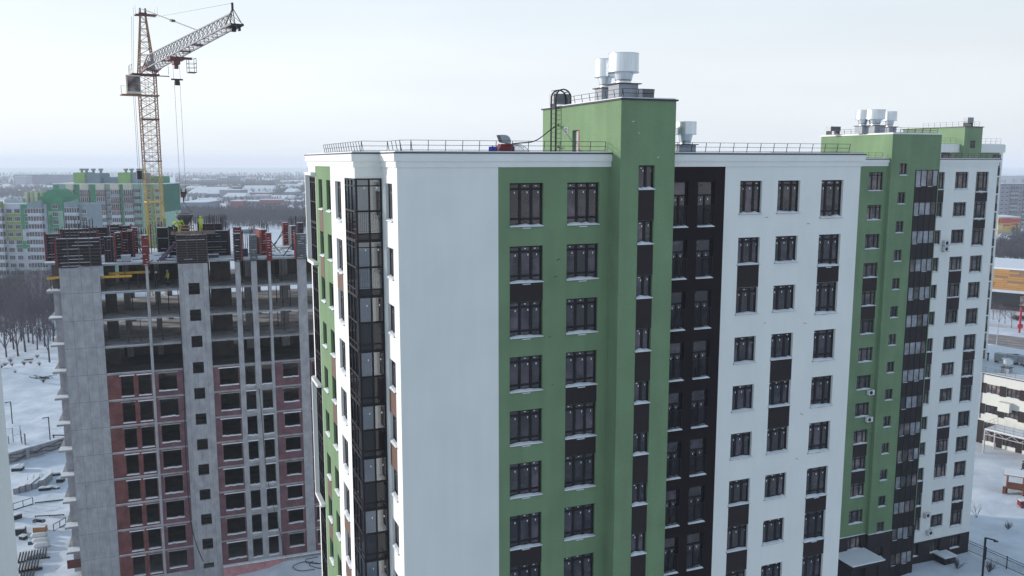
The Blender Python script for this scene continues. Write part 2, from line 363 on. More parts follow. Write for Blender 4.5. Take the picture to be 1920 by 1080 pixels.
# dark brown bay with french windows and railings
def french(parent, loc, w, h, rail_h):
    key = ('french', round(w, 2), round(h, 2))
    if key not in WC:
        f = MB(); y0, y1 = .13, .22; o = .06
        zt = h-.72 if h < 2.45 else h-.80
        f.box(0, o, y0, y1, 0, h); f.box(w-o*1.6, w, y0, y1, 0, h); f.box(o, w-o*1.6, y0, y1, h-o, h); f.box(o, w-o*1.6, y0, y1, 0, .1)
        f.box(o, w-o*1.6, y0-.003, y1, zt-.05, zt+.05); f.box(w/2-.06, w/2+.03, y0-.006, y1, .1, zt-.05)
        p1 = MB(); p1.box(.04, w/2, .185, .2, .07, zt, 0); p1.box(w*.25, w*.25+.04, .178, .184, zt-.3, zt-.2, 1)
        p2 = MB(); p2.box(w/2, w-.06, .185, .2, .07, zt, 0); p2.box(w*.68, w*.68+.04, .178, .184, zt-.28, zt-.18, 1)
        p3 = MB(); p3.box(.04, w-.06, .186, .2, zt, h-.03, 0)
        r = MB(); t = h-(1.42 if h < 2.5 else 1.40)
        t = rail_h
        r.box(-.03, w+.03, -.03, .0, t-.03, t+.01); r.box(0, w, -.025, -.005, .1, .13)
        for i in range(11): x = .03+(w-.06)*i/10; r.box(x-.015, x+.015, -.026, -.004, .13, t-.03)
        WC[key] = (f.mesh('french_window', FRAME), [p1.mesh('pane', [PANE, STICK]), p2.mesh('pane', [PANE, STICK]), p3.mesh('pane', [PANE, STICK])], r.mesh('railing', STEEL))
    fm, ps, rm = WC[key]; f = inst('french_window', fm, parent, loc)
    for p in ps: inst('pane', p, f)
    inst('railing', rm, f); inst('snow', win_meshes(w, 2., (.5,), None, None, sticker=False)[3], f)
hb = []
for u, w in ((15.95, 1.02), (17.63, 1.13)):
    for k in range(NK):
        z0, z1 = zr(k, -3.72, -1.45, -1.12); hb.append((u, u+w, z0, z1)); french(A, (u, 0, z0), w, z1-z0, 1.21)
b = MB(); facade(b, fr(0), 15.33, 19.45, 0, H(-.29), hb); b.build('brown_wall', BROWN, A)
# stair tower
TV, TU0, TU1, TZ = -1.1, 11.95, 15.33, H(3.24)
ht = []
for k in range(NK):
    z0, z1 = (H(-1.49), H(-.2)) if k == 0 else (H(-4.48-3*(k-1)), H(-3.2-3*(k-1)))
    ht.append((13.08, 14.09, z0, z1)); window(A, (13.08, TV, z0), 0, 1.01, z1-z0, (.5,), None, None)
    zt = H(-3.2-3*k)
    panel(A, (13.09, TV, zt+.01), 0, .99, z0-.06-zt-.01)
b = MB(); facade(b, fr(TV), TU0, TU1, 0, TZ, ht)
hd = [(3.9, 4.84, H(.2), H(1.83)), (5.42, 5.95, H(1.66), H(2.05))]
facade(b, lf(TU0), TV, 0, 0, TZ, []); facade(b, lf(TU0), 0, 9.2, H(0), TZ, hd, inward=(1, 0, 0), depth=.3)
b.poly([(TU1, TV, 0), (TU1, 9.2, 0), (TU1, 9.2, TZ), (TU1, TV, TZ)]); b.poly([(TU0, 9.2, H(0)), (TU1, 9.2, H(0)), (TU1, 9.2, TZ), (TU0, 9.2, TZ)])
b.build('stair_tower', GREEN, A)
d = MB(); d.box(TU0+.2, TU0+.26, 4.1, 4.84, H(.2), H(1.8)); dd = d.build('roof_door', mat('grey_door', (.33, .34, .38), .6, .1, 3), A)
d = MB(); d.box(TU0-.01, TU0+.2, 3.86, 4.02, H(.2), H(1.86)); d.build('door_frame', mat('rust_brown_door', (.20, .075, .045), .6, .2, 3), A)
d = MB(); d.box(TU0-.02, TU0+.06, 5.42, 5.95, H(1.66), H(1.70)); d.box(TU0-.02, TU0+.06, 5.42, 5.95, H(2.01), H(2.05)); d.box(TU0-.02, TU0+.06, 5.42, 5.47, H(1.70), H(2.01)); d.box(TU0-.02, TU0+.06, 5.90, 5.95, H(1.70), H(2.01))
for i in range(5): d.box(TU0-.01, TU0+.05, 5.47, 5.90, H(1.73+.06*i), H(1.75+.06*i))
d.box(TU0+.07, TU0+.1, 5.42, 5.95, H(1.66), H(2.05)); d.build('vent_grille', GREYP, A)
T4 = [(TU0, TV), (TU1, TV), (TU1, 9.2), (TU0, 9.2)]
b = MB(); b.prism(offset(T4, .09), TZ, TZ+.09); b.build('tower_flashing', FLASH, A)
b = MB(); b.prism(offset(T4, -.02), TZ+.092, TZ+.15); b.build('roof_snow', SNOW, A)
# left (sunlit) facade
hl = []
def lwin(v0, v1, lo, ks, u=-WA, tall=False, glass=None):
    for k in ks:
        z0, z1 = zr(k, lo, -1.45, -1.12); hl.append((v0, v1, z0, z1))
        window(A, (u, v1, z0), R(-90), v1-v0, z1-z0, (.33, .67) if v1-v0 > 1.3 else (.5,), .84, .17 if tall else None, glass=glass)
lwin(13.38, 14.78, -3.05, range(10)); lwin(10.45, 11.87, -3.05, range(10)); lwin(7.13, 8.93, -3.40, range(10), tall=True)
BP = mat('sunlit_brown_panel', (.13, .075, .06), .65, .1, 3)  # lighter copy of the panel brown, sunlight put into its colour
for v0, v1, lo, ks in ((13.38, 14.78, -3.05, (0, 1, 6, 7)), (10.45, 11.87, -3.05, (3, 4)), (7.13, 8.93, -3.40, (1, 6, 7))):
    for k in ks:
        o = panel(A, (-WA, v1-.01, H(-4.45-3*k)+.01), R(-90), v1-v0-.02, (H(lo-3*k)-.05)-(H(-4.45-3*k)+.02)); o.material_slots[0].link = 'OBJECT'; o.material_slots[0].material = BP
b = MB(); facade(b, lf(-WA), 5.83, 10.4, 0, H(-.29), hl, inward=(1, 0, 0)); facade(b, lf(-WA), 3.2, 5.83, H(-.88), H(-.29), []); facade(b, fr(3.2), -WA, 0, H(-.88), H(-.29), [])
b.poly([(-.03, 3.199, 0), (0, 3.199, 0), (0, 3.199, H(-.88)), (-.03, 3.199, H(-.88))])
b.build('white_wall', WHITE, A)
b = MB(); facade(b, lf(-WA), 10.4, 15.95, 0, H(-.29), hl, inward=(1, 0, 0)); b.build('green_wall', GREEN, A)
b = MB(); facade(b, lf(-WA), 15.95, 18.8, 0, H(-.29), [(16.05, 18.3, H(-40), H(-.98))], inward=(1, 0, 0), depth=.15)
b.poly([(-WA, 18.8, 0), (29.45, 18.8, 0), (29.45, 18.8, H(-.29)), (-WA, 18.8, H(-.29))]); b.poly([(29.45, 16, 0), (29.45, 18.8, 0), (29.45, 18.8, H(-.29)), (29.45, 16, H(-.29))]); b.build('white_wall', WHITE, A)
for k in range(10):                          # glazing at the far corner
    f = MB(); zt = H(-.98 if k == 0 else -1.05-3*k); zb = H(-4.05-3*k)
    for v in (16.05, 16.8, 17.55, 18.22): f.box(-WA-.02, -WA+.08, v, v+.08, zb, zt)
    for z in (zb, zb+1.35, zt-.42, zt-.08): f.box(-WA-.015, -WA+.08, 16.131, 18.219, z, z+.07)
    f = f.build('corner_glazing', FRAME, A)
    p = MB(); p.box(-WA+.05, -WA+.07, 16.1, 18.25, zb+1.4, zt); p.build('pane', PANE, f); p = MB(); p.box(-WA+.05, -WA+.07, 16.1, 18.25, zb, zb+1.38); p.build('spandrel', SPAN, f)
for za, zb in ((H(-6.87), H(-.9)), (H(-23.85), H(-15.29))):
    f = MB(); f.box(-WA-.3, -WA-.003, 18.42, 18.62, za+.22, zb); f.box(-WA-.3, -WA-.003, 15.99, 18.62, za, za+.22)
    f.box(-WA-.3, -WA-.003, 15.99, 18.62, zb, zb+.2)
    f.build('white_frame', WHITE, A)
# strip beside the bay
hs = []
for k in range(10):
    z0, z1 = zr(k, -3.05, -1.45, -1.12); hs.append((1.04, 2.50, z0, z1)); window(A, (0, 2.50, z0), R(-90), 1.46, z1-z0, (.5,), .84, None)
for k in (3, 4):
    o = panel(A, (0, 2.49, H(-4.45-3*k)+.01), R(-90), 1.44, 1.33); o.material_slots[0].link = 'OBJECT'; o.material_slots[0].material = BP
b = MB(); facade(b, lf(0), 0, 3.2, 0, H(-.29), hs, inward=(1, 0, 0)); b.build('white_wall', WHITE, A)
# glazed corner balconies
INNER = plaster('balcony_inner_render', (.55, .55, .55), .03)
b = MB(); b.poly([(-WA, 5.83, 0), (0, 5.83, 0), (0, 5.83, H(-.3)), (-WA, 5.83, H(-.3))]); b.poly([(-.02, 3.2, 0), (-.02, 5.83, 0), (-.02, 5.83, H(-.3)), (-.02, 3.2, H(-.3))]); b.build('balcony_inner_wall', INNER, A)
for k in range(10):
    zt = H(-.88) if k == 0 else H(-4.18-3*(k-1)); zg = H(-2.60-3*k); zb = H(-3.84-3*k); zn = H(-4.18-3*k)
    f = MB(); q = .05
    for u in (-1.455, -.76, -.125): f.box(u, u+(.09 if u > -1 else .11), 3.165, 3.25, zn, zt)
    for v in (4.05, 4.92, 5.76): f.box(-1.495, -1.41, v, v+.07, zn, zt)
    hz = [(zt-.08, zt), (zg-.06, zg+.04), (zb, zb+.07), (zn, zn+.07)]+([(zt-.42, zt-.36)] if k < 1 else [(zt-.38, zt-.33)] if k == 1 else [])
    for z0, z1 in hz: f.box(-1.345, -.76, 3.17, 3.24, z0, z1); f.box(-.669, -.125, 3.17, 3.24, z0, z1)
    for z0, z1 in hz:
        for v0, v1 in ((3.251, 4.049), (4.121, 4.919), (4.991, 5.759)): f.box(-1.49, -1.42, v0, v1, z0, z1)
    f = f.build('balcony_frame', FRAME, A)
    see = k < 2
    for u0, u1 in ((-1.345, -.76), (-.669, -.125)):
        p = MB(); p.box(u0, u1, 3.2, 3.215, zg, zt-.05, 0); p.box(u0+.35, u0+.4, 3.19, 3.199, zt-.55, zt-.45, 1); p.build('pane', [CLEAR if see else GREYG, STICK], f)
        p = MB(); p.box(u0, u1, 3.2, 3.215, zb+.03, zg-.03); p.build('spandrel', CLEAR if see else SPAN, f)
        p = MB(); p.box(u0, u1, 3.2, 3.215, zn+.03, zb+.03); p.build('floor_band', SPAN, f)
    for v0, v1 in ((3.251, 4.049), (4.121, 4.919), (4.991, 5.759)):
        p = MB(); p.box(-1.46, -1.445, v0, v1, zg, zt-.05); p.build('pane', GREYG if not see else CLEAR, f); p = MB(); p.box(-1.46, -1.445, v0, v1, zn+.03, zg-.03); p.build('spandrel', SPAN, f)
    if see:
        r = MB(); zt2 = zg-.16; r.box(-1.3, -.15, 3.3, 3.34, zt2, zt2+.05); r.box(-1.3, -.15, 3.3, 3.34, zb+.12, zb+.16)
        for i in range(12): x = -1.28+.1*i; r.box(x, x+.022, 3.31, 3.33, zb+.16, zt2)
        r.build('railing', STEEL, f)
    s = MB(); s.box(-1.40, -.03, 3.26, 5.82, zn+.1, zb); s.build('balcony_slab', CONC if not see else SNOW, A)
    s = MB(); s.box(-.09, -.021, 3.5, 4.5, zb+.02, zb+2.25); s.build('balcony_door', FRAME, A)
    if k > 1:
        s = MB(); n_ = 9
        for i in range(n_): x0 = -1.1+.75*i/n_; s.poly([(x0, 3.9+.05*(i % 2), zg-.6), (x0+.75/n_, 3.9+.05*((i+1) % 2), zg-.6), (x0+.75/n_, 3.9+.05*((i+1) % 2), zt-.1), (x0, 3.9+.05*(i % 2), zt-.1)])
        if k in (3, 6): s.build('curtain', mat('pale_curtain', (.55, .52, .5), .9), A)
for u, z, l, dz, v in ((8.6, -6.2, .16, .05, 0), (8.3, -9.5, .12, .04, 0), (8.75, -5.3, .2, .1, 0), (8.5, -12.2, .1, .03, 0), (22.4, -3.3, .18, .02, 0), (25.5, -3.75, .2, .0, 0), (25.6, -9.9, .22, -.05, 0), (25.7, -15.7, .22, -.12, 0), (22.6, -9.7, .14, .0, 0), (25.5, -18.6, .2, -.12, 0), (12.6, 2.1, .16, .05, TV), (13.0, 1.5, .1, .04, TV), (14.2, .2, .14, .06, TV)):
    b = MB(); b.bar((u, v-.012, H(z)), (u+l, v-.014, H(z)+dz), .022, cap=False); b.build('wall_scuff', SILL if v == 0 and u > 20 else SNOW if u > 12 else FRAME, A)
# cornice, flashing, roof
FA = [(0, 0), (29.45, 0), (29.45, 18.8), (-WA, 18.8), (-WA, 3.2), (0, 3.2)]
b = MB(); b.prism(offset(FA, .08), H(-.29), H(.02), top=False); b.prism(offset(FA, .18), H(.02), H(.40), top=False); b.build('cornice', WHITE, A)
b = MB(); b.prism(offset(FA, .22), H(.40), H(.465)); b.build('flashing', FLASH, A)
b = MB(); b.prism(offset(FA, .12), H(.467), H(.53), bot=False); b.build('roof_snow', SNOW, A)
def railing(parent, pts, z, h=.55, step=.95, tilt=(0, 0), name='roof_railing'):
    for (x0, y0), (x1, y1) in zip(pts, pts[1:]):
        L = math.hypot(x1-x0, y1-y0); n_ = max(1, round(L/step)); m = MB(); tx, ty = tilt
        ux, uy = (y1-y0)/L*.10, -(x1-x0)/L*.10
        for i in range(n_+1): t = i/n_; x = x0+(x1-x0)*t; y = y0+(y1-y0)*t; m.bar((x-ux, y-uy, z), (x+ux*.0, y+uy*.0, z+h), .028)
        for f_ in (1., .55, .12): m.bar((x0-ux*(1-f_), y0-uy*(1-f_), z+h*f_), (x1-ux*(1-f_), y1-uy*(1-f_), z+h*f_), .024)
        m.build(name, STEEL, parent)
railing(A, [(.85, .4), (11.85, .4)], H(.52)); railing(A, [(15.5, .4), (28.9, .4)], H(.52))
railing(A, [(-1.0, 15.2), (-1.0, 3.5)], H(.52), step=.75); railing(A, [(-1.0, 3.5), (.4, 3.5)], H(.52)); railing(A, [(.4, 3.5), (.4, .9), (.85, .4)], H(.52))
railing(A, [(TU0+.25, 6.2), (TU0+.25, -.75)], TZ+.12, .5); railing(A, [(TU0+.25, -.75), (TU0+2.2, -.75)], TZ+.12, .5)
# ladder with hoops on the tower's side
L = MB(); x = TU0-.28; zb, zt = H(.5), H(3.4)
for v in (6.62, 7.30): L.bar((x, v, zb), (x, v, H(3.86)), .075)
for i in range(14): L.bar((x, 6.62, zb+.15+.28*i), (x, 7.30, zb+.15+.28*i), .03)
for z in (H(.85), H(2.15)): L.bar((x, 6.62, z), (TU0, 6.62, z), .05); L.bar((x, 6.25, z), (x, 6.62, z), .06); L.bar((x, 6.25, z), (x, 6.25, z+.14), .05)
for v in (6.62, 7.30):
    for i in range(10):
        a0, a1 = math.pi*i/10, math.pi*(i+1)/10
        L.bar((x+.5-.5*math.cos(a0), v, H(3.86)+.5*math.sin(a0)), (x+.5-.5*math.cos(a1), v, H(3.86)+.5*math.sin(a1)), .075)
    L.bar((x+1., v, H(3.3)), (x+1., v, H(3.86)), .075)
for a0 in (.25, .5, .75): L.bar((x+.5-.5*math.cos(math.pi*a0), 6.62, H(3.86)+.5*math.sin(math.pi*a0)), (x+.5-.5*math.cos(math.pi*a0), 7.3, H(3.86)+.5*math.sin(math.pi*a0)), .05)
L.bar((x, 6.62, zt-.1), (x, 7.3, zt-.1), .06); L.build('roof_ladder', STEEL, A)
# roof machines
def roof_vent(name, label, cat, loc, r, h, z0, group='roof exhaust fans', rz=0):
    t = thing(name, label, cat, loc, rz, group)
    b = MB(); b.box(-r*.72, r*.72, -r*.72, r*.72, 0, z0, 0); b.build('base_box', GREYP, t); b = MB(); b.box(-r*.9, r*.9, -r*.9, r*.9, z0, z0+.05, 0); b.build('base_plate', STEEL, t)
    b = MB(); b.lathe([(r*.52, z0+.06), (r*.52, z0+.2), (r*.56, z0+.26), (r*.66, z0+.62), (r*.66, z0+.66)], 24); b.build('neck', ZINC, t, smooth=False)
    b = MB(); b.lathe([(r*1.03, z0+.66), (r*1.04, z0+.69), (r, z0+.69), (r, z0+.70+h), (r*1.02, z0+.72+h), (r*.98, z0+.72+h), (r*.9, z0+.6+h)], 32); b.build('hood', ZINC, t)
    return t
p = wA(13.86, 2.2); roof_vent('exhaust_fan', 'largest silver drum fan on top of the near green tower', 'exhaust fan', (*p, TZ+.14), .86, 1.0, .95, 'drum fans on the green towers', YA)
p = wA(13.95, 4.6); roof_vent('exhaust_fan', 'second silver drum fan half hidden behind the largest one', 'exhaust fan', (*p, TZ+.14), .62, 1.0, .9, 'drum fans on the green towers', YA)
p = wA(20.55, 6.0); roof_vent('exhaust_fan', 'short silver drum fan standing right behind the near green tower', 'exhaust fan', (*p, H(.5)), .69, .75, .55, 'drum fans on the green towers', YA)
p = wA(20.3, 8.2); roof_vent('exhaust_fan', 'fan mostly hidden between the near green tower and the short drum fan', 'exhaust fan', (*p, H(.5)), .69, .75, .55, 'drum fans on the green towers', YA)
def cond(label, u, v, z, w=1.1, d=.6, h=.55, rz=YA, group='roof cooling units', loc=None, leg=.16, facez=None):
    t = thing('cooling_unit', label, 'cooling unit', (*(loc or wA(u, v)), z), rz, group)
    b = MB(); b.box(-w/2, w/2, -d/2, d/2, leg, leg+h); b.build('casing', mat('grey_casing', (.42, .44, .47), .5, .08, 3), t)
    g = MB(); n_ = 8
    for i in range(n_): g.box(-w/2+.05, w/2-.05, -d/2-.025, -d/2-.002, leg+.04+i*(h-.06)/n_, leg+.04+i*(h-.06)/n_+.028)
    g.build('louvres', STEEL, t)
    for sx in (-1, 1): l = MB(); l.box(sx*w*.4-.04, sx*w*.4+.04, -d/2, d/2, 0, leg); l.build('leg', STEEL, t)
    return t
cond('louvred box on the tower edge right of the largest drum fan', 14.75, 1.2, TZ+.14, .8, .5, .5)
cond('grey louvred unit behind the caged ladder on the near tower', 12.45, 7.7, TZ+.14, 1.2, .7, .62)
t = thing('compressor', 'dark red compressor with raised grey hood behind the roof railing', 'compressor', (*wA(7.32, 4.0), H(.53)), YA)
b = MB(); b.box(-.40, .40, -.3, .3, .02, .36); b.box(-.34, .34, -.28, .28, .36, .46); b.build('body', mat('dark_red_paint', (.16, .012, .02), .4), t)
b = MB(); b.box(.40, .47, -.28, .28, .02, .32); b.build('end_cover', mat('blue_paint', (.03, .05, .26), .4), t)
h_ = MB(); pts = [(-.42, .95), (-.30, .965), (-.12, .96), (.04, .93), (.16, .85), (.24, .72), (.26, .56), (.26, .46)]
h_.poly([(x, -.27, z) for x, z in pts]+[(.0, -.27, .5), (-.26, -.27, .55)]); h_.poly([(x, .27, z) for x, z in pts]+[(.0, .27, .5), (-.26, .27, .55)])
for (x0, z0), (x1, z1) in zip(pts, pts[1:]): h_.poly([(x0, -.27, z0), (x1, -.27, z1), (x1, .27, z1), (x0, .27, z0)])
h_.build('hood', GREYP, t)
t = thing('drum', 'small blue drum lying left of the red compressor', 'drum', (*wA(6.60, 4.0), H(.53)), YA)
b = MB(); b.lathe([(.13, -.24), (.15, -.22), (.15, -.1), (.158, -.09), (.15, -.08), (.15, .22), (.13, .24)], 20); o = b.build('body', mat('blue_drum', (.02, .035, .30), .35), t); o.rotation_euler = (R(90), 0, R(60)); o.location = (0, 0, .16)
b = MB(); b.lathe([(.04, -.02), (.04, .03)], 10); o = b.build('cap', STEEL, t); o.location = (-.1, -.18, .31)
t = thing('wire_crate', 'grey mesh crate with sloping side right of the red compressor', 'crate', (*wA(7.85, 4.4), H(.53)), YA)
b = MB(); pts = [(0, .05), (0, .42), (.5, .42), (.75, .3), (1.02, .05)]
for y in (-.3, .3):
    for (x0, z0), (x1, z1) in zip(pts, pts[1:]+pts[:1]): b.bar((x0, y, z0), (x1, y, z1), .025)
    for i in range(9): x = .05+.1*i; zt = .42 if x < .5 else .42-(x-.5)*.55; b.bar((x, y, .05), (x, y, max(.1, zt)), .016)
for x, z in pts: b.bar((x, -.3, z), (x, .3, z), .025)
b.build('frame', GREYP, t); s = MB(); s.box(0, .5, -.29, .29, .425, .46); s.build('snow', SNOW, t)
b = MB(); prev = None                       # cable from the compressor to the ladder
for i in range(25):
    s_ = i/24; p = (7.75+3.95*s_, 4+2.6*s_, H(1.0)+1.15*s_**1.6+.05*math.sin(9*s_)-.12*math.sin(math.pi*s_))
    if prev: b.bar(prev, p, .05, n=6, cap=False)
    prev = p
tag(b.build('cable', STEEL, None, OA, YA), 'thick black cable rising from the red compressor to the ladder', 'cable')
# ------------------------------------------------------------------ building C: the far wing of the same estate
def grp(u, v): return (*wA(u, v), 0)
UC, VC = 58.7, 27.1
C = thing('apartment_block', 'second green and white block behind right, with brown balcony stack and dark brown base', 'apartment block', grp(UC, VC), YA)
def cl(u, v, z): return (u-UC, v-VC, z)
OC = (-UC, -VC, 0)
VG, VTW, VWH = 27.1, 26.7, 28.2
ZP, ZPW = H(-40.33), H(-43.3)
GC = gz(*wA(70, 27))-.4
hc = {'g': [], 't': [], 'w': []}
def cwin(zone, u, w, z0, z1, v, cols, top, bot=None, gl=PANE2):
    hc[zone].append((u, u+w, z0, z1))
    fm, ps, sm, nm = win_meshes(w, z1-z0, cols, top, bot, sticker=False)
    f = inst('window', fm, C, cl(u, v, z0))
    key = ('cpane', round(w, 2), round(z1-z0, 2))
    if key not in WC: p = MB(); p.box(.04, w-.06, .185, .2, .06, z1-z0-.04); WC[key] = p.mesh('pane', PANE2)
    inst('pane', WC[key], f); inst('sill', sm, f); inst('snow', nm, f)
for k in range(14):
    z0, z1 = zr(k, -2.98, -1.43, -1.08); cwin('g', 56.22, 1.92, z0, z1, VG, (.3, .7), .84)
    z0, z1 = (H(-1.42), H(-.19)) if k == 0 else (H(-4.38-3*(k-1)), H(-3.16-3*(k-1))); cwin('t', 59.83, 1.05, z0, z1, VTW, (.5,), None)
    z0, z1 = zr(k, -3.0, -1.42, -1.12); cwin('w', 69.42, 1.92, z0, z1, VWH, (.3, .7), .84); cwin('w', 66.0, 1.86, z0, z1, VWH, (.3, .7), .84)
    z0, z1 = zr(k, -3.34, -1.42, -1.12); cwin('w', 72.52, 1.88, z0, z1, VWH, (.3, .7), .84, .17)
cwin('t', 59.83, 1.05, H(-43.3), H(-42.1), VTW, (.5,), None)
for u, w in ((69.63, 1.5), (72.75, 1.5), (66.2, 1.6)): cwin('w', u, w, H(-45.05), H(-43.55), VWH, (.33, .67), .84)
for u, w, lo, ks, v in ((56.22, 1.92, -2.98, (3, 4, 9, 10), VG), (69.42, 1.92, -3.0, (3, 4, 9, 10), VWH), (72.52, 1.88, -3.34, (0, 1, 6, 7, 12), VWH), (66.0, 1.86, -3.0, (0, 6, 7, 11, 12), VWH)):
    for k in ks: panel(C, cl(u+.01, v, H(-4.42-3*k)+.01), 0, w-.02, (H(lo-3*k)-.05)-(H(-4.42-3*k)+.02))
b = MB(); facade(b, fr(VG), 44, 58.7, ZP, H(-.46), hc['g']); b.build('green_wall', GREEN, C, OC)
TCZ = H(2.78)
b = MB(); facade(b, fr(VTW), 58.7, 62.05, ZP, TCZ, hc['t']); facade(b, fr(VTW), 62.05, 65.38, H(-.86), TCZ, []); facade(b, fr(VTW), 65.2, 65.38, ZP, H(-.86), [])
facade(b, lf(58.7), VTW, VG, ZP, TCZ, []); facade(b, lf(58.7), VG, 37.2, H(0), TCZ, []); facade(b, lf(65.38), VTW, 37.2, ZP, TCZ, []); facade(b, fr(37.2), 58.7, 65.38, H(0), TCZ, [])
b.build('stair_tower', GREEN, C, OC)
b = MB(); facade(b, fr(VWH), 65.38, 75.7, ZPW, H(-.46), hc['w']); facade(b, lf(75.7), VWH, 43, ZPW, H(-.46), []); b.poly([(44, 43, 0), (75.7, 43, 0), (75.7, 43, H(-.46)), (44, 43, H(-.46))]); b.poly([(44, 43, 0), (44, 27.1, 0), (44, 27.1, H(-.46)), (44, 43, H(-.46))]); b.build('white_wall', WHITE, C, OC)
b = MB(); facade(b, fr(VG-.04), 44, 58.70, GC, ZP, hc['g']); facade(b, fr(VTW-.04), 58.66, 65.42, GC, ZP, hc['t']+[(62.05, 65.2, GC, ZP)]); facade(b, lf(58.66), VTW-.04, VG-.04, GC, ZP, []); facade(b, fr(VWH-.04), 65.42, 75.74, GC, ZPW, hc['w']); facade(b, lf(75.74), VWH-.04, 43, GC, ZPW, []); facade(b, lf(65.42), VTW-.04, VWH-.04, GC, ZP, [])
b.build('brown_base', PLINTH, C, OC)
b = MB()
for u0, u1, v, z in ((44, 58.65, VG, ZP), (58.65, 62.05, VTW, ZP), (65.45, 75.78, VWH, ZPW)): b.box(u0, u1, v-.1, v-.01, z-.03, z+.03)
b.build('base_ledge', SNOW, C, OC)
FC = [(44, VG), (58.6, VG), (58.6, 32), (65.5, 32), (65.5, VWH), (75.7, VWH), (75.7, 43), (44, 43)]
b = MB(); b.prism(offset(FC, .08), H(-.46), H(-.12), top=False); b.prism(offset(FC, .18), H(-.12), H(.2), top=False); b.build('cornice', WHITE, C, OC)
b = MB(); b.prism(offset(FC, .22), H(.2), H(.27)); b.build('flashing', FLASH, C, OC)
b = MB(); b.prism(offset(FC, .1), H(.272), H(.36), bot=False); b.build('roof_snow', SNOW, C, OC)
TC = [(58.7, VTW), (65.38, VTW), (65.38, 37.2), (58.7, 37.2)]
b = MB(); b.prism(offset(TC, .1), TCZ, TCZ+.1); b.build('tower_flashing', WHITE, C, OC); b = MB(); b.prism(offset(TC, -.02), TCZ+.102, TCZ+.16); b.build('roof_snow', SNOW, C, OC)
def rail_c(pts, z, **k):
    n0 = set(bpy.data.objects); railing(C, pts, z, **k)
    for o in set(bpy.data.objects)-n0: o.location = OC
rail_c([(44.2, 27.5), (58.3, 27.5)], H(.34)); rail_c([(66, 28.6), (75.3, 28.6), (75.3, 36)], H(.34)); rail_c([(59, 36), (59, 27), (65.1, 27), (65.1, 36)], TCZ+.14)
# balcony stack set into the tower front
for k in range(15):
    zt = H(-.86) if k == 0 else H(-4.20-3*(k-1)); zg = H(-2.59-3*k); zb = H(-4.20-3*k)
    f = MB(); y0 = VTW-.06; us = [62.05, 62.80, 63.62, 64.40, 65.13]
    for u in us: f.box(u, u+.075, y0, y0+.1, zb, zt)
    for z in (zg-.03, zt-.08): 
        for ua, ub in zip(us, us[1:]): f.box(ua+.076, ub-.001, y0+.004, y0+.1, z, z+.07)
    f = f.build('balcony_frame', FRAME, C, OC)
    for i, (ua, ub) in enumerate(zip(us, us[1:])):
        p = MB(); p.box(ua+.08, ub, y0+.05, y0+.065, zg+.04, zt-.08); p.build('pane', mat('pale_balcony_pane', (.24, .25, .28), .08, .5, .9, spec=.6) if (i*7+k*3) % 5 in ((1, 3) if k > 7 else (0, 1, 2, 3)) else PANE2, f)
    p = MB(); p.box(62.1, 65.16, y0+.03, y0+.05, zb, zg-.03); p.build('spandrel', BROWNP if k < 1 else mat('brown_spandrel', (.014, .010, .011), .45, .3, 2, spec=.2), f)
    for ua, ub in ((62.1, 62.8), (63.7, 64.4)):
        if rnd.random() < .6: s = MB(); s.box(ua+.1, ub, y0-.05, y0+.0, zg-.03, zg+.01); s.build('snow', SNOW, f)
b = MB(); facade(b, fr(VTW+.8), 62.05, 65.2, GC, ZP+2, []); b.build('balcony_back_wall', PLINTH, C, OC)
# entrance canopy
t = thing('entrance_canopy', 'snow covered flat entrance canopy at the foot of the second block', 'canopy', grp(UC, VC), YA)
zc = H(-42.05)
b = MB(); b.box(54.2, 58.4, 24.0, VG-.07, zc-.35, zc); b.build('roof_slab', PLINTH, t, OC); b = MB(); b.box(54.1, 58.5, 23.9, VG-.09, zc+.003, zc+.14); b.build('snow', SNOW, t, OC)
for u in (54.5, 58.1): b = MB(); b.box(u-.15, u+.15, 24.2, 24.5, GC, zc-.352); b.build('post', PLINTH, t, OC)
b = MB(); b.box(55, 57.6, VG-.12, VG-.05, GC, zc-.6); b.build('door', FRAME, t, OC)
u, z = onA(1735, 1040, 25.6)
t = thing('basement_hatch', 'low brown hatch with snowy lid against the dark base', 'hatch', grp(UC, VC), YA)
b = MB(); b.box(70.3, 72.0, 26.6, VWH-.08, GC, GC+1.25); b.build('box', PLINTH, t, OC); b = MB(); b.box(70.2, 72.1, 26.5, VWH-.1, GC+1.253, GC+1.42); b.build('snow', SNOW, t, OC)
# roof fans
for i, (px, s_) in enumerate(((1617, 1.0), (1640, 1.35), (1667, 1.0))):
    u, z = onA(px, 240, (31.0, 30.0, 32.0)[i]); roof_vent('exhaust_fan', ('left drum fan of the three on the farther green tower', 'middle and widest drum fan of the three on the farther green tower', 'right drum fan of the three on the farther green tower')[i], 'exhaust fan', (*wA(u, (31.0, 30.0, 32.0)[i]), TCZ+.15), .74*s_, .95, .8, 'drum fans on the green towers', YA)
u, z = onA(1562, 245, 35); cond('grey box unit at the left end of the farther green tower roof', 0, 0, TCZ+.15, 1.4, .8, .5, loc=wA(u, 35), leg=.4)
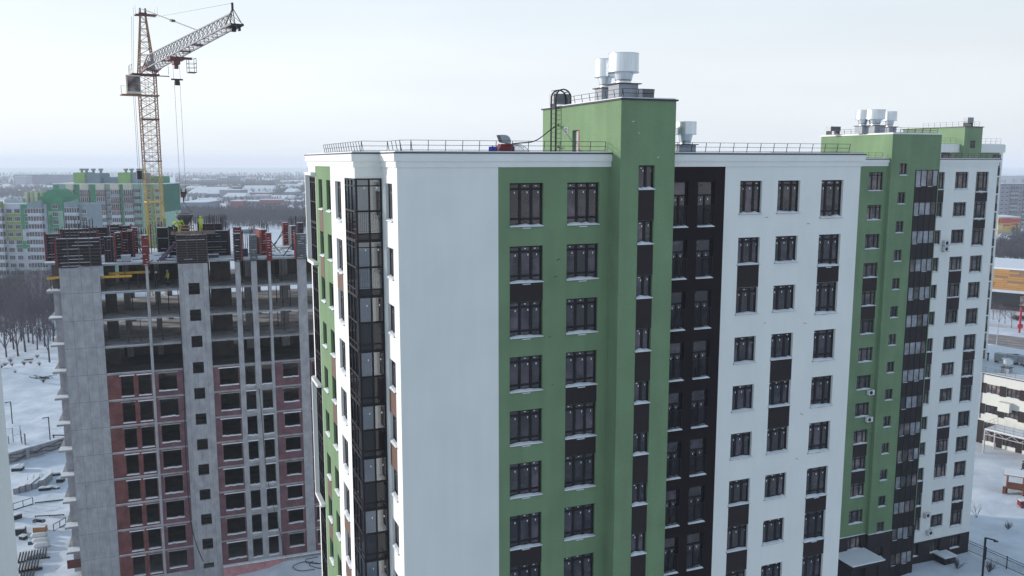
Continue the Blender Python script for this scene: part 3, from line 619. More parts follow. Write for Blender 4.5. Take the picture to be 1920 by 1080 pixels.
# outdoor air conditioners
for px, py, v, lab in ((1774, 455.5, VWH, 'upper of two white air conditioners near the top of the white wall'), (1773, 466.5, VWH, 'lower of two white air conditioners near the top of the white wall'), (1632, 735.5, VG, 'white air conditioner on the green wall below a snowy sill'), (1629, 786, VG, 'white air conditioner on the green wall one storey lower than its twin'), (1738.5, 965.5, VWH, 'white air conditioner beside a low window of the white wall'), (1743.5, 998, VWH, 'lowest white air conditioner just above the brown base')):
    u, z = onA(px, py, v-.2); t = thing('air_conditioner', lab, 'air conditioner', (*wA(u, v-.02), z), YA, 'air conditioners on the walls')
    b = MB(); b.box(-.40, .40, -.38, -.08, -.27, .27); b.build('casing', mat('white_casing', (.62, .63, .64), .5), t)
    b = MB(); b.lathe([(.2, 0), (.2, .02)], 20); o = b.build('fan_grille', STEEL, t); o.rotation_euler = (R(90), 0, 0); o.location = (-.08, -.385, 0)
    b = MB(); b.box(-.35, -.30, -.35, 0, -.33, -.275); b.build('bracket', STEEL, t); b = MB(); b.box(.30, .35, -.35, 0, -.33, -.275); b.build('bracket', STEEL, t)

# ------------------------------------------------------------------ building E: the last block of the row
VE = 65.7; UE = 118.
Eb = thing('apartment_block', 'farthest white and green block showing its roof above the second block', 'apartment block', grp(UE, VE), YA); OE = (-UE, -VE, 0)
def uE(px, py, v): return onA(px, py, v)[0]
ur = uE(1881, 285, VE); tl, tr = uE(1809.7, 240, VE-1), uE(1843, 240, VE-1); ul = uE(1700, 290, VE); ZE = H(2.4); ZET = H(5.62)
g1 = uE(1764, 300, VE); g2 = uE(1779.5, 300, VE); g3 = uE(1861, 295, VE); g4 = uE(1874, 295, VE)
he = []
for k in range(14):
    for u0, u1 in ((g1+.1, g2-.3), (g3, g4), (uE(1826, 270, VE-1)-.4, uE(1826, 270, VE-1)+.5)):
        pass
def ewin(u, w, z0, z1, v):
    fm, ps, sm, nm = win_meshes(w, z1-z0, (.3, .7), .84, None, sticker=False); f = inst('window', fm, Eb, (u-UE, v-VE-.2, z0))
    p = MB(); p.box(.04, w-.06, .185, .2, .06, z1-z0-.04); p.build('pane', PANE2, f)
for k in range(3):
    ewin(g1+.2, 2.0, H(-.45-3*k), H(1.2-3*k), VE); ewin(g3+.1, 1.8, H(-.45-3*k), H(1.2-3*k), VE)
u, z = onA(1824, 270.5, VE-1); ewin(u-.6, 1.1, z-.6, z+.6, VE-1)
b = MB(); b.box(ul, g1-.003, VE, VE+14, 0, ZE); b.box(g4+.003, ur, VE, VE+14, 0, ZE); b.build('white_wall', WHITE, Eb, OE)
b = MB(); b.box(g1, g2, VE+.002, VE+13, 0, ZE); b.build('brown_wall', BROWN, Eb, OE)
b = MB(); b.box(g2+.003, g4, VE+.001, VE+13, 0, ZE); b.build('green_wall', GREEN, Eb, OE)
b = MB(); b.box(tl, tr, VE-1, VE+12, 0, ZET); b.build('stair_tower', GREEN, Eb, OE)
b = MB(); b.box(tl-.15, tr+.15, VE-1.15, VE+12.15, ZET, ZET+.12); b.build('tower_flashing', FLASH, Eb, OE)
b = MB(); b.box(ul, tl-.01, VE-.2, VE+14.2, ZE-.9, ZE+.38); b.box(tr+.01, ur+.25, VE-.2, VE+14.2, ZE-.9, ZE+.38); b.build('cornice', WHITE, Eb, OE)
b = MB(); b.box(ul, tl-.02, VE-.1, VE+14, ZE+.382, ZE+.5); b.box(tr+.02, ur+.1, VE-.1, VE+14, ZE+.382, ZE+.5); b.build('roof_snow', SNOW, Eb, OE)
n0 = set(bpy.data.objects)
railing(Eb, [(ul, VE+.4), (tl-.2, VE+.4)], ZE+.45, 1.0, 1.2); railing(Eb, [(tr+.2, VE+.4), (ur-.2, VE+.4)], ZE+.45, 1.0, 1.2); railing(Eb, [(tl+.3, VE+8), (tl+.3, VE-.6), (tr-.3, VE-.6)], ZET+.12, .8, 1.2)
for o in set(bpy.data.objects)-n0: o.location = OE
for k in range(15):                           # slim glazed stack on its right end
    u0, u1 = uE(1868.5, 330, VE-.5), uE(1874.0, 330, VE-.5); z1 = H(.4-3*k); z0 = H(-2.4-3*k)
    if k > 11: break
    f = MB(); f.box(u0-.1, u1+.1, VE-.6, VE-.02, z0-.2, z0); f.build('balcony_slab', WHITE, Eb, OE)
    f = MB(); f.box(u0, u1, VE-.5, VE-.03, z0+.003, z0+1.3); f.build('spandrel', BROWNP, Eb, OE); f = MB(); f.box(u0+.02, u1-.02, VE-.48, VE-.03, z0+1.303, z1-.003); f.build('pane', PANE2, Eb, OE)
u, z = onA(1763, 235, VE+3); cond('box unit on the roof of the farthest green tower', 0, 0, ZET+.12, 1.4, 1., .9, loc=wA(uE(1815, 235, VE+6), VE+6), leg=1.0)
#@@3
# ------------------------------------------------------------------ building D: concrete frame under construction
D = thing('unfinished_building', 'grey concrete tower block under construction with red brick infill and open floors', 'building site', (*map(float, CD), 0), YD)
DD = 16.5; UR = 33.0
ZD = [H(-10.87)]+[H(-13.93-3*k) for k in range(11)]+[H(-46.93)]     # slab tops
TH = .21
def dbox(name, m, u0, u1, v0, v1, z0, z1, kind=None, par=None): b = MB(); b.box(u0, u1, v0, v1, z0, z1); return b.build(name, m, par or D, kind=kind)
SLABM = mat('slab_edge_concrete', (.25, .25, .265), .85, .3, .9, .25, 8)
DUSTY = mat('snow_dusted_concrete', (.22, .19, .185), .85, .0, .55, .3, 5, col2=(.62, .62, .65), detail=6)
for i, z in enumerate(ZD[:12]):
    b = MB()
    for ua, ub, va in ((3.9, 11.80, .03), (11.80, 14.80, 1.72), (14.80, UR, .03)): b.box(ua, ub, va, DD, z-TH, z, 0, skip='+z'); b.poly([(ua, va, z), (ub, va, z), (ub, DD, z), (ua, DD, z)], 1)
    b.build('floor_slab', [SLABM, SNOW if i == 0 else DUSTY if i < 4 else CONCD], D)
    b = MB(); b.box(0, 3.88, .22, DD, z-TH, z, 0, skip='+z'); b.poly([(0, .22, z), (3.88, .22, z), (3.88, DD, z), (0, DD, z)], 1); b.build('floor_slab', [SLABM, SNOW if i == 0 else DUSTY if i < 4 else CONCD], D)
BRICKP = joints('dusty_brick_courses', mat('dusty_brick', (.15, .078, .095), .9, .3, .8), .26, .085, .75)
LEDGE = mat('snow_ledge', (.66, .68, .73), .7, .15, 3)
cols = [(8.42, 8.70), (17.76, 18.32), (19.5, 20.12), (21.36, 21.66), (24.62, 25.64), (29.6, 30.4)]
for i in range(12):
    zt = ZD[i]-(.35 if i == 0 else 0); zb = ZD[i+1]
    if i == 0: zt = ZD[0]-.30
    # end wall panel and its joint, the pier with a square opening across each slab line
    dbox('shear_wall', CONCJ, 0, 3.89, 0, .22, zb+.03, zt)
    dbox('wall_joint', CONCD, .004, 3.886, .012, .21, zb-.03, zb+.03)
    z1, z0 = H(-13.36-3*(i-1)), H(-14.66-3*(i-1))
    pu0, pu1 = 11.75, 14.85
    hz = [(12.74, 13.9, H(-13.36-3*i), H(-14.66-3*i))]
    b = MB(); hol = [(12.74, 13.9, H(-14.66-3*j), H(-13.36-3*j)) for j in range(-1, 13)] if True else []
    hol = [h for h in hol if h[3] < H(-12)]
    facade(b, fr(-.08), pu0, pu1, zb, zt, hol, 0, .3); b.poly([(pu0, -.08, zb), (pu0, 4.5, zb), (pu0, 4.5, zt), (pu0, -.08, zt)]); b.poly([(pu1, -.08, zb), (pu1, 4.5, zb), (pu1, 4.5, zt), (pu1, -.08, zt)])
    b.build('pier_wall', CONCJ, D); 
    dbox('pier_shade_back', CONCD, pu0+.05, pu1-.05, 1.6, 1.7, zb, zt)  # dark sheet set behind the pier openings so they read as black
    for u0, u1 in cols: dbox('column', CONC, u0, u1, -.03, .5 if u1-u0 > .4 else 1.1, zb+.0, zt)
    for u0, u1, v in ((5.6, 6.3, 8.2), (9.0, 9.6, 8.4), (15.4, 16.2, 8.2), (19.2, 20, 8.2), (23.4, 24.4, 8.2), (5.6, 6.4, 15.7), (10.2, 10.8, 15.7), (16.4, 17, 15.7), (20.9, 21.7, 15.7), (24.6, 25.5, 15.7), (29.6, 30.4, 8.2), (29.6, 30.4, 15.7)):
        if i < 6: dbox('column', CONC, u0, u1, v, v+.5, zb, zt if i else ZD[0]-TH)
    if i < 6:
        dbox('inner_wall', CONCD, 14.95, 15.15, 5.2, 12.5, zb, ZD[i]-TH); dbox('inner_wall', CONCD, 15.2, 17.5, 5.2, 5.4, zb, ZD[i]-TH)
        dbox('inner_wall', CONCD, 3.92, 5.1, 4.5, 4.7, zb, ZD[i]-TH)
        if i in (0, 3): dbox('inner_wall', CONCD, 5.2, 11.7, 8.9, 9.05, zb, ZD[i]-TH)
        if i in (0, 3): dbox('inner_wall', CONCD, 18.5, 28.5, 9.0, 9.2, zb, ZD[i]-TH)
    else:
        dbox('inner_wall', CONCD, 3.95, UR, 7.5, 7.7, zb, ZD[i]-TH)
        for uu in (8.5, 11.8, 14.7, 17.95, 19.75, 21.45, 25.0): dbox('light_block_wall', CONCD, uu, uu+.12, .6, 7.48, zb, ZD[i]-TH)  # cross walls added to block side light and keep the openings dark
    dbox('snow_edge', LEDGE, 3.95, 8.40, -.01, .05, zb+.002, zb+.035, kind='stuff')
    if i < 4: continue
    zs = ZD[i]-TH
    def brick(u0, u1, hol, m=BRICKJ):
        b = MB(); facade(b, fr(.04), u0, u1, zb+.002, zs, hol, 0, .25); w = b.build('brick_wall', m, D)
        for h in hol:
            s = MB(); s.box(h[0]-.15, h[1]+.15, -.02, .06, h[3]+.0, h[3]+.10); s.build('lintel', LEDGE if rnd.random() < .5 else SLABM, w)
            s = MB(); n_ = 5; zz = h[2]
            for j in range(n_):
                xa = h[0]-.03+(h[1]-h[0]+.06)*j/n_; xb = h[0]-.03+(h[1]-h[0]+.06)*(j+1)/n_; d = rnd.uniform(-.03, .03) if h[2] > zb+.3 else 0
                s.box(xa, xb, -.05, .28, zz-.02+d, zz+.05+d+rnd.uniform(0, .03))
            s.build('snow', SNOW, w)
    zo = H(-26.33)-(H(-25.93)-ZD[i])   # head of the openings below this slab
    zo = ZD[i]-.40
    brick(3.9, 8.41, [(5.26, 6.52, zb+.28, zo), (7.02, 8.3, zb+.28, zo)])
    brick(8.71, 11.74, [(9.1, 11.0, zb+.57, zo)], BRICKP); brick(14.86, 17.75, [(15.56, 17.6, zb+.6, zo)], BRICKP)
    brick(18.33, 19.49, [(18.36, 19.45, zb+.35, zo+.05)], CONC); brick(20.13, 21.35, [(20.17, 21.31, zb+.35, zo+.05)], CONC)
    brick(21.67, 24.61, [(22.58, 24.3, zb+.95, zo)], BRICKP); brick(25.65, 29.59, [(25.95, 27.7, zb+.8, zo)], BRICKP); brick(30.41, UR, [])
# base, plinth and side walls
b = MB(); b.box(0, UR, .06, DD, -1.2, ZD[12]-.0); b.build('basement_wall', CONC, D)
b = MB(); b.box(14.9, 22.0, -.25, .05, -1.2, ZD[12]-.12); b.build('primed_plinth', SOIL, D)
b = MB(); b.box(14.9, 27.0, -.45, .055, ZD[12]-.118, ZD[12]-.02); b.build('plinth_ledge', LEDGE, D)
for i in range(12):
    zb, zt = ZD[i+1], ZD[i]
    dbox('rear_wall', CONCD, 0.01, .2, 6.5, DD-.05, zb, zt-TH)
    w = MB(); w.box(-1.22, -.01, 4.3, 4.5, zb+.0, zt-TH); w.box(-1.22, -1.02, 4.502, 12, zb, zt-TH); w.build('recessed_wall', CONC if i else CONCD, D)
    s = MB(); s.box(-1.72, -.02, 2.9, 12.2, zt-TH, zt-.01); s = s.build('balcony_slab', SLABM, D)
    s2 = MB(); s2.box(-1.70, -.04, 2.93, 4.28, zt-.008, zt+.07); s2.build('snow', SNOW, s)
    dbox('side_wall', CONC, .005, .2, .225, 6.45, zb, zt-TH)
dbox('balcony_parapet', mat('dark_red_board', (.10, .03, .03), .7, .2, 2), -1.75, -.02, 2.85, 2.95, ZD[11]-1.9, ZD[11]-.9)
# steel props on the open floors
pm = MB(); pm.bar((0, 0, 0), (0, 0, 1.6), .075, n=6); pm.bar((0, 0, 1.6), (0, 0, 2.76), .055, n=6); pm.box(-.1, .1, -.1, .1, 2.75, 2.77); pm.box(-.1, .1, -.1, .1, 0, .02); pmesh = pm.mesh('steel_prop', mat('rusty_prop', (.07, .05, .05), .6, .3, 4))
for i in (0, 1, 2):
    for u, v in ((6.2, 1.5), (6.5, 5.0), (7.4, 2.2), (9.6, 2.0), (10.4, 3.5), (18.7, 2.4), (18.9, 5.), (22.3, 2.0), (23.2, 2.5), (24, 1.9), (22.8, 6), (26.6, 2), (19.3, 1.6)):
        if rnd.random() < .75:
            o = tag(inst('steel_prop', pmesh, None, (*wD(u+rnd.uniform(-.2, .2), v+rnd.uniform(-.3, .3)), ZD[i+1])), 'thin dark steel prop holding up an open concrete floor', 'steel prop', 'steel props under the slabs')
# yellow beams under the top slab
for u0, v, z, l, rz, lab in ((4.0, .9, H(-12.5), 3.0, 0, 'longer yellow timber beam under the top slab'), (4.6, 2.2, H(-12.3), 4.2, .03, 'yellow timber beam lying behind the longer one'), (-1.6, 3.3, H(-12.7), .8, .4, 'short yellow beam end at the left balcony'), (-.9, 3.0, H(-12.6), .9, .2, 'stubby yellow beam against the left end wall')):
    b = MB(); b.box(0, l, -.05, .05, -.02, .02); b.box(0, l, -.02, .02, .021, .2); b.box(0, l, -.05, .05, .201, .24)
    tag(b.build('formwork_beam', YELB, None, (*wD(u0, v), z), YD+rz), lab, 'beam', 'yellow formwork beams')
tp = MB()
for u in (4.3, 6.6): tp.bar((u, .9, ZD[1]), (u, .9, H(-12.53)), .06, n=6)
tag(tp.build('beam_trestle', STEEL, None, (*map(float, CD), 0), YD), 'pair of props holding the longer yellow timber beam', 'trestle')
tp = MB(); tp.bar((-1.3, 3.45, ZD[1]), (-1.3, 3.45, H(-12.73)), .06, n=6); tp.bar((-.5, 3.1, ZD[1]), (-.5, 3.1, H(-12.63)), .06, n=6); tp.bar((8.4, 2.3, ZD[1]), (8.4, 2.3, H(-12.33)), .06, n=6)
tag(tp.build('beam_trestle', STEEL, None, (*map(float, CD), 0), YD), 'props under the short yellow beams at the left balcony', 'trestle')
# loose cable down the front
b = MB(); prev = None
for i in range(60):
    s_ = i/59; z = H(-14)-s_*32; u = 11.6+.12*math.sin(7*s_)+(.0 if s_ < .8 else 26*(s_-.8)**2); p = (u, -.2-.4*max(0, s_-.85), z)
    if prev: b.bar(prev, p, .06, n=5, cap=False)
    prev = p
tag(b.build('cable', STEEL, None, (*map(float, CD), 0), YD), 'black cable hanging down the concrete pier of the unfinished block', 'cable')
b = MB(); prev = None
for i in range(60):
    s_ = i/59; z = H(-26)-s_*21; u = 19.8+2.2*s_**2+.1*math.sin(9*s_); p = (u, -.2, z)
    if prev: b.bar(prev, p, .05, n=5, cap=False)
    prev = p
tag(b.build('cable', STEEL, None, (*map(float, CD), 0), YD), 'black cable slung across the columns right of the pier', 'cable')

RIBL = mat('frosted_red_rib', (.17, .045, .05), .6, .5, 3)
# ------------------------------------------------------------------ formwork on the deck
ZDK = ZD[0]
def form(label, u, v, w, d, h, face, rib, edges='', ang=0, z=None, ribs=9, group='wall and column formwork on the top deck', vert=3):
    """a shutter: face sheet, horizontal ribs front and back, vertical walers, coloured edge posts"""
    z = ZDK if z is None else z
    t = thing('formwork', label, 'formwork', (*wD(u, v), z), YD+ang, group)
    b = MB(); b.box(-w/2, w/2, -d/2+.09, d/2-.09, 0, h); b.build('shutter_face', face, t)
    r = MB()
    for i in range(ribs+1):
        zz = .04+(h-.12)*i/ribs; r.box(-w/2-.02, w/2+.02, -d/2+.0, -d/2+.088, zz, zz+.055); r.box(-w/2-.02, w/2+.02, d/2-.088, d/2, zz, zz+.055); r.box(-w/2-.06, -w/2-.021, -d/2+.01, d/2-.01, zz, zz+.05); r.box(w/2+.021, w/2+.06, -d/2+.01, d/2-.01, zz, zz+.05)
    r.build('ribs', rib, t, kind='stuff')
    rr = random.Random(label); sn = MB()
    for i in range(ribs+1):
        zz = .04+(h-.12)*i/ribs+.057
        if rr.random() < .55: xa = rr.uniform(-w/2, 0); sn.box(xa, rr.uniform(max(xa+.1, 0), w/2), -d/2-.012, -d/2+.085, zz, zz+.03)
    if sn.f: sn.build('frost', LEDGE, t, kind='stuff')
    if vert:
        for i in range(vert+1):
            x = -w/2+w*i/vert; s = MB(); s.box(x-.04, x+.04, -d/2-.06, -d/2-.002, .0, h+.04); s.build('upright', PURL, t)
    for c in edges:
        s = MB()
        if c in 'lL': s.box(-w/2-.2, -w/2-.065, -d/2-.03, d/2+.03, 0, h+.22)
        if c in 'rR': s.box(w/2+.065, w/2+.2, -d/2-.03, d/2+.03, 0, h+.22)
        s.build('edge_post', REDS if c in 'lr' else ORNS, t)
    s = MB(); s.box(-w/2, w/2, -d/2+.1, d/2-.1, h+.002, h+.04); s.build('snow', LEDGE, t)
    return t
F1 = form('widest black shutter above the concrete end wall', 2.05, .0, 4.2, .5, 3.0, BLKF, PURL, 'l', 0, H(-11.05), 8, vert=4)
form('black shutter with red posts at the far left corner', -.95, 5.4, 1.4, .4, 2.95, BLKF, PURL, 'lr', 0)
form('dark shutter behind the widest black one', .9, 8.5, 3.0, .4, 3.25, BLKF, NAVF, '', 0)
form('low black shutter between two red posts at the back', 3.2, 10.6, 1.9, .4, 3.2, BLKF, PURL, 'lr', .05)
form('black topped shutter at the back left of an orange post', 5.0, 12.8, 1.3, .5, 3.4, BLKF, LEDGE, '', 0)
form('black shutter with an orange post beside the widest one', 4.85, 1.9, .9, .5, 2.75, BLKF, NAVF, 'R', 0)
form('dark maroon shutter with slanting red post', 6.2, 6.6, 1.6, .4, 2.95, BLKF, REDS, 'r', 0)
form('navy column form left of the crane mast', 6.75, 8.6, .55, .6, 2.95, NAVF, PURL, '', .2, vert=0, ribs=11)
form('red column form behind the navy one', 7.1, 10.2, .55, .55, 3.1, REDS, RIBL, '', .2, vert=0, ribs=11)
form('red column form at the deck edge left of the pier', 8.56, -.05, .62, .75, 3.3, REDS, RIBL, '', 0, H(-11.2), vert=0, ribs=11)
form('broad black form in front of the crane mast', 10.15, 11.5, 1.25, .7, 2.95, BLKF, BLKF, '', 0, vert=0)
form('large black shutter round the pier under the workers', 13.3, .95, 3.15, 2.4, 3.05, BLKF, PURL, '', 0, H(-11.05), 11, vert=3)
form('long black shutter right of the pier', 16.05, 4.6, 2.7, .5, 2.9, BLKF, NAVF, 'r', 0, vert=3)
form('black column form with crimson edge left of the grey one', 18.1, .1, .75, .9, 3.1, BLKF, PURL, 'r', 0, H(-11.1), vert=1)
form('red form behind the black and crimson one', 18.35, 3.2, .9, .4, 3.35, REDS, RIBL, '', 0, vert=0)
form('grey column form at the deck edge', 19.85, .15, .72, .9, 2.9, GRYF, NAVF, '', 0, H(-11.1), vert=0, ribs=10)
form('tall red shutter seen end on with pale ladder edge', 21.0, 4.2, .6, 2.6, 3.0, REDS, RIBL, '', .25, vert=0, ribs=11)
form('narrow red form at the deck edge right of the grey one', 21.55, -.05, .55, .75, 3.2, REDS, RIBL, '', 0, H(-11.2), vert=0, ribs=11)
form('bright red column form standing alone at the back', 25.0, 14.6, .65, .65, 3.0, REDS, RIBL, '', .3, vert=0, ribs=11)
form('navy form between two red ones on the right', 25.2, 8.2, .6, 1.0, 3.0, NAVF, PURL, '', .2, vert=0, ribs=11)
form('slate form with orange post at the right deck edge', 25.13, .15, 1.05, .9, 2.85, GRYF, NAVF, 'L', 0, H(-11.1), vert=0, ribs=10)
form('black form with pale ladder edge at the far right', 28.3, 14.5, .6, .9, 3.0, BLKF, LEDGE, '', .2, vert=0, ribs=12)
form('dark maroon shutter behind the navy column form', 5.9, 12.6, 1.2, .4, 3.2, BLKF, REDS, 'r', 0); form('black shutter half hidden behind the bucket platform', 12.0, 6.6, 2.2, .5, 3.4, BLKF, NAVF, '', .05); form('low dark shutter behind the long black one', 15.6, 8.3, 2.6, .5, 3.5, BLKF, PURL, 'l', 0); form('black end form right of the lone red column form', 26.6, 12.0, .7, .7, 3.1, BLKF, NAVF, '', .2, vert=0); form('maroon form behind the widest black shutter', 2.6, 4.6, 1.8, .4, 3.1, BLKF, REDS, 'r', 0); form('narrow black form standing right of the orange post', 5.6, 4.4, .6, .6, 3.0, BLKF, PURL, 'r', .1, vert=0)
# braces, rebar, crates, planks on the deck
def brace(label, p, q, m=STEEL, w=.08):
    b = MB(); p0 = Vector((*wD(p[0], p[1]), ZDK+p[2])); q0 = Vector((*wD(q[0], q[1]), ZDK+q[2])); b.bar((0, 0, 0), q0-p0, w, n=6)
    tag(b.build('push_pull_brace', m, None, p0), label, 'brace', 'slanting braces of the formwork')
brace('dark brace left of the navy column form', (5.6, 8.4, 0.02), (6.6, 8.6, 1.9)); brace('short dark brace low left of the maroon shutter', (7.9, 8.2, .02), (7.2, 8.6, 2.2))
for i in range(3): brace(('upper of three purple braces against the pier form', 'middle of three purple braces against the pier form', 'lower of three purple braces against the pier form')[i], (9.7+.25*i, -.0+.4*i, .04), (11.55, .6+.35*i, 2.0-.25*i), mat('purple_steel', (.10, .06, .10), .5, .3, 2), .11)
brace('brace leaning on the lone red column form', (23.4, 13.4, .02), (24.75, 14.5, 2.1)); brace('second brace leaning on the lone red column form', (22.9, 12, .02), (24.8, 14.4, 1.7)); brace('brace on the left of the slate form', (23.2, .9, .03), (24.3, .8, 1.5)); brace('brace right of the narrow red form', (23.3, 5.0, .03), (21.9, 2.0, 1.8)); brace('brace behind the black and crimson form', (18.9, 2.2, .03), (18.3, 1.4, 1.4))
def rebar(label, u, v, n_, st, h, z=0, ang=0):
    b = MB()
    for i in range(n_):
        for j in (0, .28): b.bar((i*st+rnd.uniform(-.03, .03), j, 0), (i*st+rnd.uniform(-.05, .05), j+rnd.uniform(-.05, .05), h+rnd.uniform(-.25, .25)), .04, n=4, cap=False)
    for zz in (.5, 1.2): b.bar((0, 0, zz), ((n_-1)*st, 0, zz), .02)
    tag(b.build('rebar_cage', mat('rebar_steel', (.03, .02, .025), .7, .3, 3), None, (*wD(u, v), ZDK+z), YD+ang), label, 'rebar', 'starter bars above the deck')
rebar('starter bars in the formwork above the end wall', .2, .3, 12, .33, 1.15, 2.75); rebar('starter bars behind the dark left shutters', 0, 9.2, 10, .3, 4.3); rebar('starter bars standing on the deck right of the maroon shutter', 7.6, 9., 6, .25, 3.2)
rebar('starter bars rising right of the bucket', 14.9, 5.0, 12, .22, 4.6); rebar('fence like row of starter bars at the back right edge', 25.6, 15.6, 16, .17, 3.6); rebar('thin starter bars between the crimson and grey forms', 18.8, 3.8, 7, .22, 3.0); rebar('starter bars sticking out of the grey form', 19.6, .2, 4, .16, 1.0, 2.6); rebar('starter bars above the slate form', 24.8, .2, 5, .18, 1.1, 2.6)
rebar('thicket of bars behind the long black shutter', 15.2, 9.5, 12, .2, 4.3); rebar('bars rising behind the bucket platform', 12.2, 7.5, 9, .25, 4.4); rebar('bars behind the tall red shutter', 21.2, 7.0, 6, .2, 3.6); rebar('starter bars by the crane mast', 8.8, 12.5, 5, .3, 3.4); rebar('starter bars above the broad black form', 9.7, 11.6, 5, .22, 1.0, 2.8)
def crate(label, u, v, w, d, h, m, rz=0):
    t = thing('site_box', label, 'box', (*wD(u, v), ZDK), YD+rz, 'boxes on the top deck'); b = MB(); b.box(-w/2, w/2, -d/2, d/2, .06, h); b.build('body', m, t)
    b = MB(); b.box(-w/2-.03, w/2+.03, -d/2-.03, d/2+.03, h+.002, h+.06); b.build('lid', LEDGE, t)
    for sx in (-1, 1): b = MB(); b.box(sx*w*.4-.05, sx*w*.4+.05, -d/2, d/2, 0, .06); b.build('runner', STEEL, t)
crate('grey metal box near the deck edge', 6.5, 1.3, .95, .6, .72, GREYP); crate('blue grey box behind the crimson edged form', 18.95, 2.6, .9, .6, .9, NAVF); crate('low purple box right of the pier', 15.6, 2.5, 1.1, .7, .35, mat('purple_box', (.08, .07, .16), .6, .2, 2)); crate('dark box at the right deck end', 27.0, 1.6, .8, .6, .7, NAVF)
for i in range(34):
    u, v = rnd.choice([(rnd.uniform(4.5, 8), rnd.uniform(1, 7)), (rnd.uniform(9, 11.4), rnd.uniform(.8, 9)), (rnd.uniform(18.6, 28), rnd.uniform(1.0, 12)), (rnd.uniform(21.8, 24.4), rnd.uniform(.9, 10))])
    b = MB(); l = rnd.uniform(.7, 2.2); b.box(-l/2, l/2, -.06, .06, 0, .06)
    tag(b.build('plank', rnd.choice([WOOD, STEEL, PURL, NAVF]), None, (*wD(u, v), ZDK+.004), YD+rnd.choice([0, .1, -.1, .5, 1.4, -.4])), 'loose plank or bar lying in the snow of the top deck', 'plank', 'loose planks on the top deck')
# platform and timber frame over the pier form
zpl = H(-11.05)+3.12
t = thing('work_platform', 'dark timber platform on top of the pier form', 'platform', (*wD(13.3, .95), zpl), YD)
for i in range(12): b = MB(); b.box(-2.1, 2.6, -1.3+.4*i, -.96+.4*i, 0, .05); b.build('board', mat('dark_board', (.07, .045, .04), .8, .3, 3) if i % 4 else mat('frosty_board', (.16, .12, .11), .8, .3, 3), t)
for x in (-1.7, -.2, 1.2, 2.5): b = MB(); b.box(x-.03, x+.03, -1.38, -1.32, -.3, .75); b.build('post', mat('dark_board', (.07, .045, .04), .8, .3, 3), t)
t = thing('guard_rail', 'pale timber guard frame at the front of the platform', 'frame', (*wD(12.85, -.42), zpl-.05), YD)
for x in (-.75, .75): b = MB(); b.box(x-.05, x+.05, -.03, .03, 0, 1.12); b.build('post', WOOD, t)
for z in (.35, .66, 1.0): b = MB(); b.box(-.695, .695, -.035, .035, z, z+.1); b.build('rail', WOOD, t)
#@@4
# ------------------------------------------------------------------ tower crane
def zat(px, py, dist): r = ray(px, py); return float(r[2]/r[1]*dist+CZ)
CX, CY = -47.6, 116.0; JT = np.array([-23.3, 76.0]); JD = JT-np.array([CX, CY]); JL = float(np.hypot(*JD)); JA = math.atan2(JD[1], JD[0])
crane = thing('tower_crane', 'rusty and yellow lattice tower crane with its jib swung toward the right', 'tower crane', (CX, CY, 0), JA)
RUST = mat('rust_brown_paint', (.27, .145, .085), .7, .35, 2.5); YEL = mat('faded_yellow_paint', (.52, .34, .06), .6, .3, 1.5); JIBC = mat('pale_grey_jib_paint', (.20, .185, .20), .6, .25, 2)
DRED = mat('dark_red_machinery', (.13, .045, .045), .6, .3, 3); TANM = mat('tan_paint', (.45, .30, .11), .6, .3, 1.2)
def lattice(mb, zs, hw, w=.07, lw=.035, hw2=None):
    n_ = len(zs)-1; hw2 = hw if hw2 is None else hw2
    for sx in (-1, 1):
        for sy in (-1, 1): mb.bar((sx*hw, sy*hw, zs[0]), (sx*hw2, sy*hw2, zs[-1]), w*1.42)
    for i in range(n_):
        z0, z1 = zs[i], zs[i+1]
        for a, b_ in (((-1, -1), (1, -1)), ((1, -1), (1, 1)), ((1, 1), (-1, 1)), ((-1, 1), (-1, -1))):
            mb.bar((a[0]*hw, a[1]*hw, z0), (b_[0]*hw, b_[1]*hw, z1), lw*1.42); mb.bar((b_[0]*hw, b_[1]*hw, z0), (a[0]*hw, a[1]*hw, z1), lw*1.42)
            mb.bar((a[0]*hw, a[1]*hw, z0), (b_[0]*hw, b_[1]*hw, z0), lw*1.2)
zpl_ = [zat(288, y, CY) for y in (378, 302, 224, 180, 143)]
ZS = zat(280, 140, CY)
b = MB(); lattice(b, np.linspace(0, zpl_[0], 25), 1.0); b.build('mast_section', YEL, crane)
b = MB(); lattice(b, np.linspace(zpl_[0]+.01, zpl_[1], 5), 1.0); b.build('mast_section', TANM, crane)
b = MB(); lattice(b, np.linspace(zpl_[1]+.01, ZS, 11), 1.0); b.build('mast_section', RUST, crane)
for z in zpl_[:3]: b = MB(); b.box(-1.1, 1.1, -1.1, 1.1, z-.09, z+.05); b.build('landing', YEL if z == zpl_[0] else DRED, crane)
b = MB(); b.bar((0.3, -.3, 0), (0.3, -.3, ZS), .03); b.bar((.3, .1, 0), (.3, .1, ZS), .03)
for i in range(170): b.bar((.3, -.3, .7*i), (.3, .1, .7*i), .02, cap=False) if .7*i < ZS else None
b.build('inner_ladder', YEL, crane)
b = MB(); b.box(-1.35, 1.6, -2.0, 1.35, ZS-.12, ZS); b.box(1.0, 1.3, -1.2, 2.6, ZS-.25, ZS-.14); b.build('slewing_platform', DRED, crane)
r = MB()
for x, y in ((-1.3, -1.95), (-.2, -1.95), (1.5, -1.95), (1.2, 2.5), (1.0, 1.3)): r.bar((x, y, ZS), (x, y, ZS+1.1), .04)
for z in (.55, 1.1): r.bar((-1.3, -1.95, ZS+z), (1.5, -1.95, ZS+z), .03)
r.build('handrail', RUST, crane)
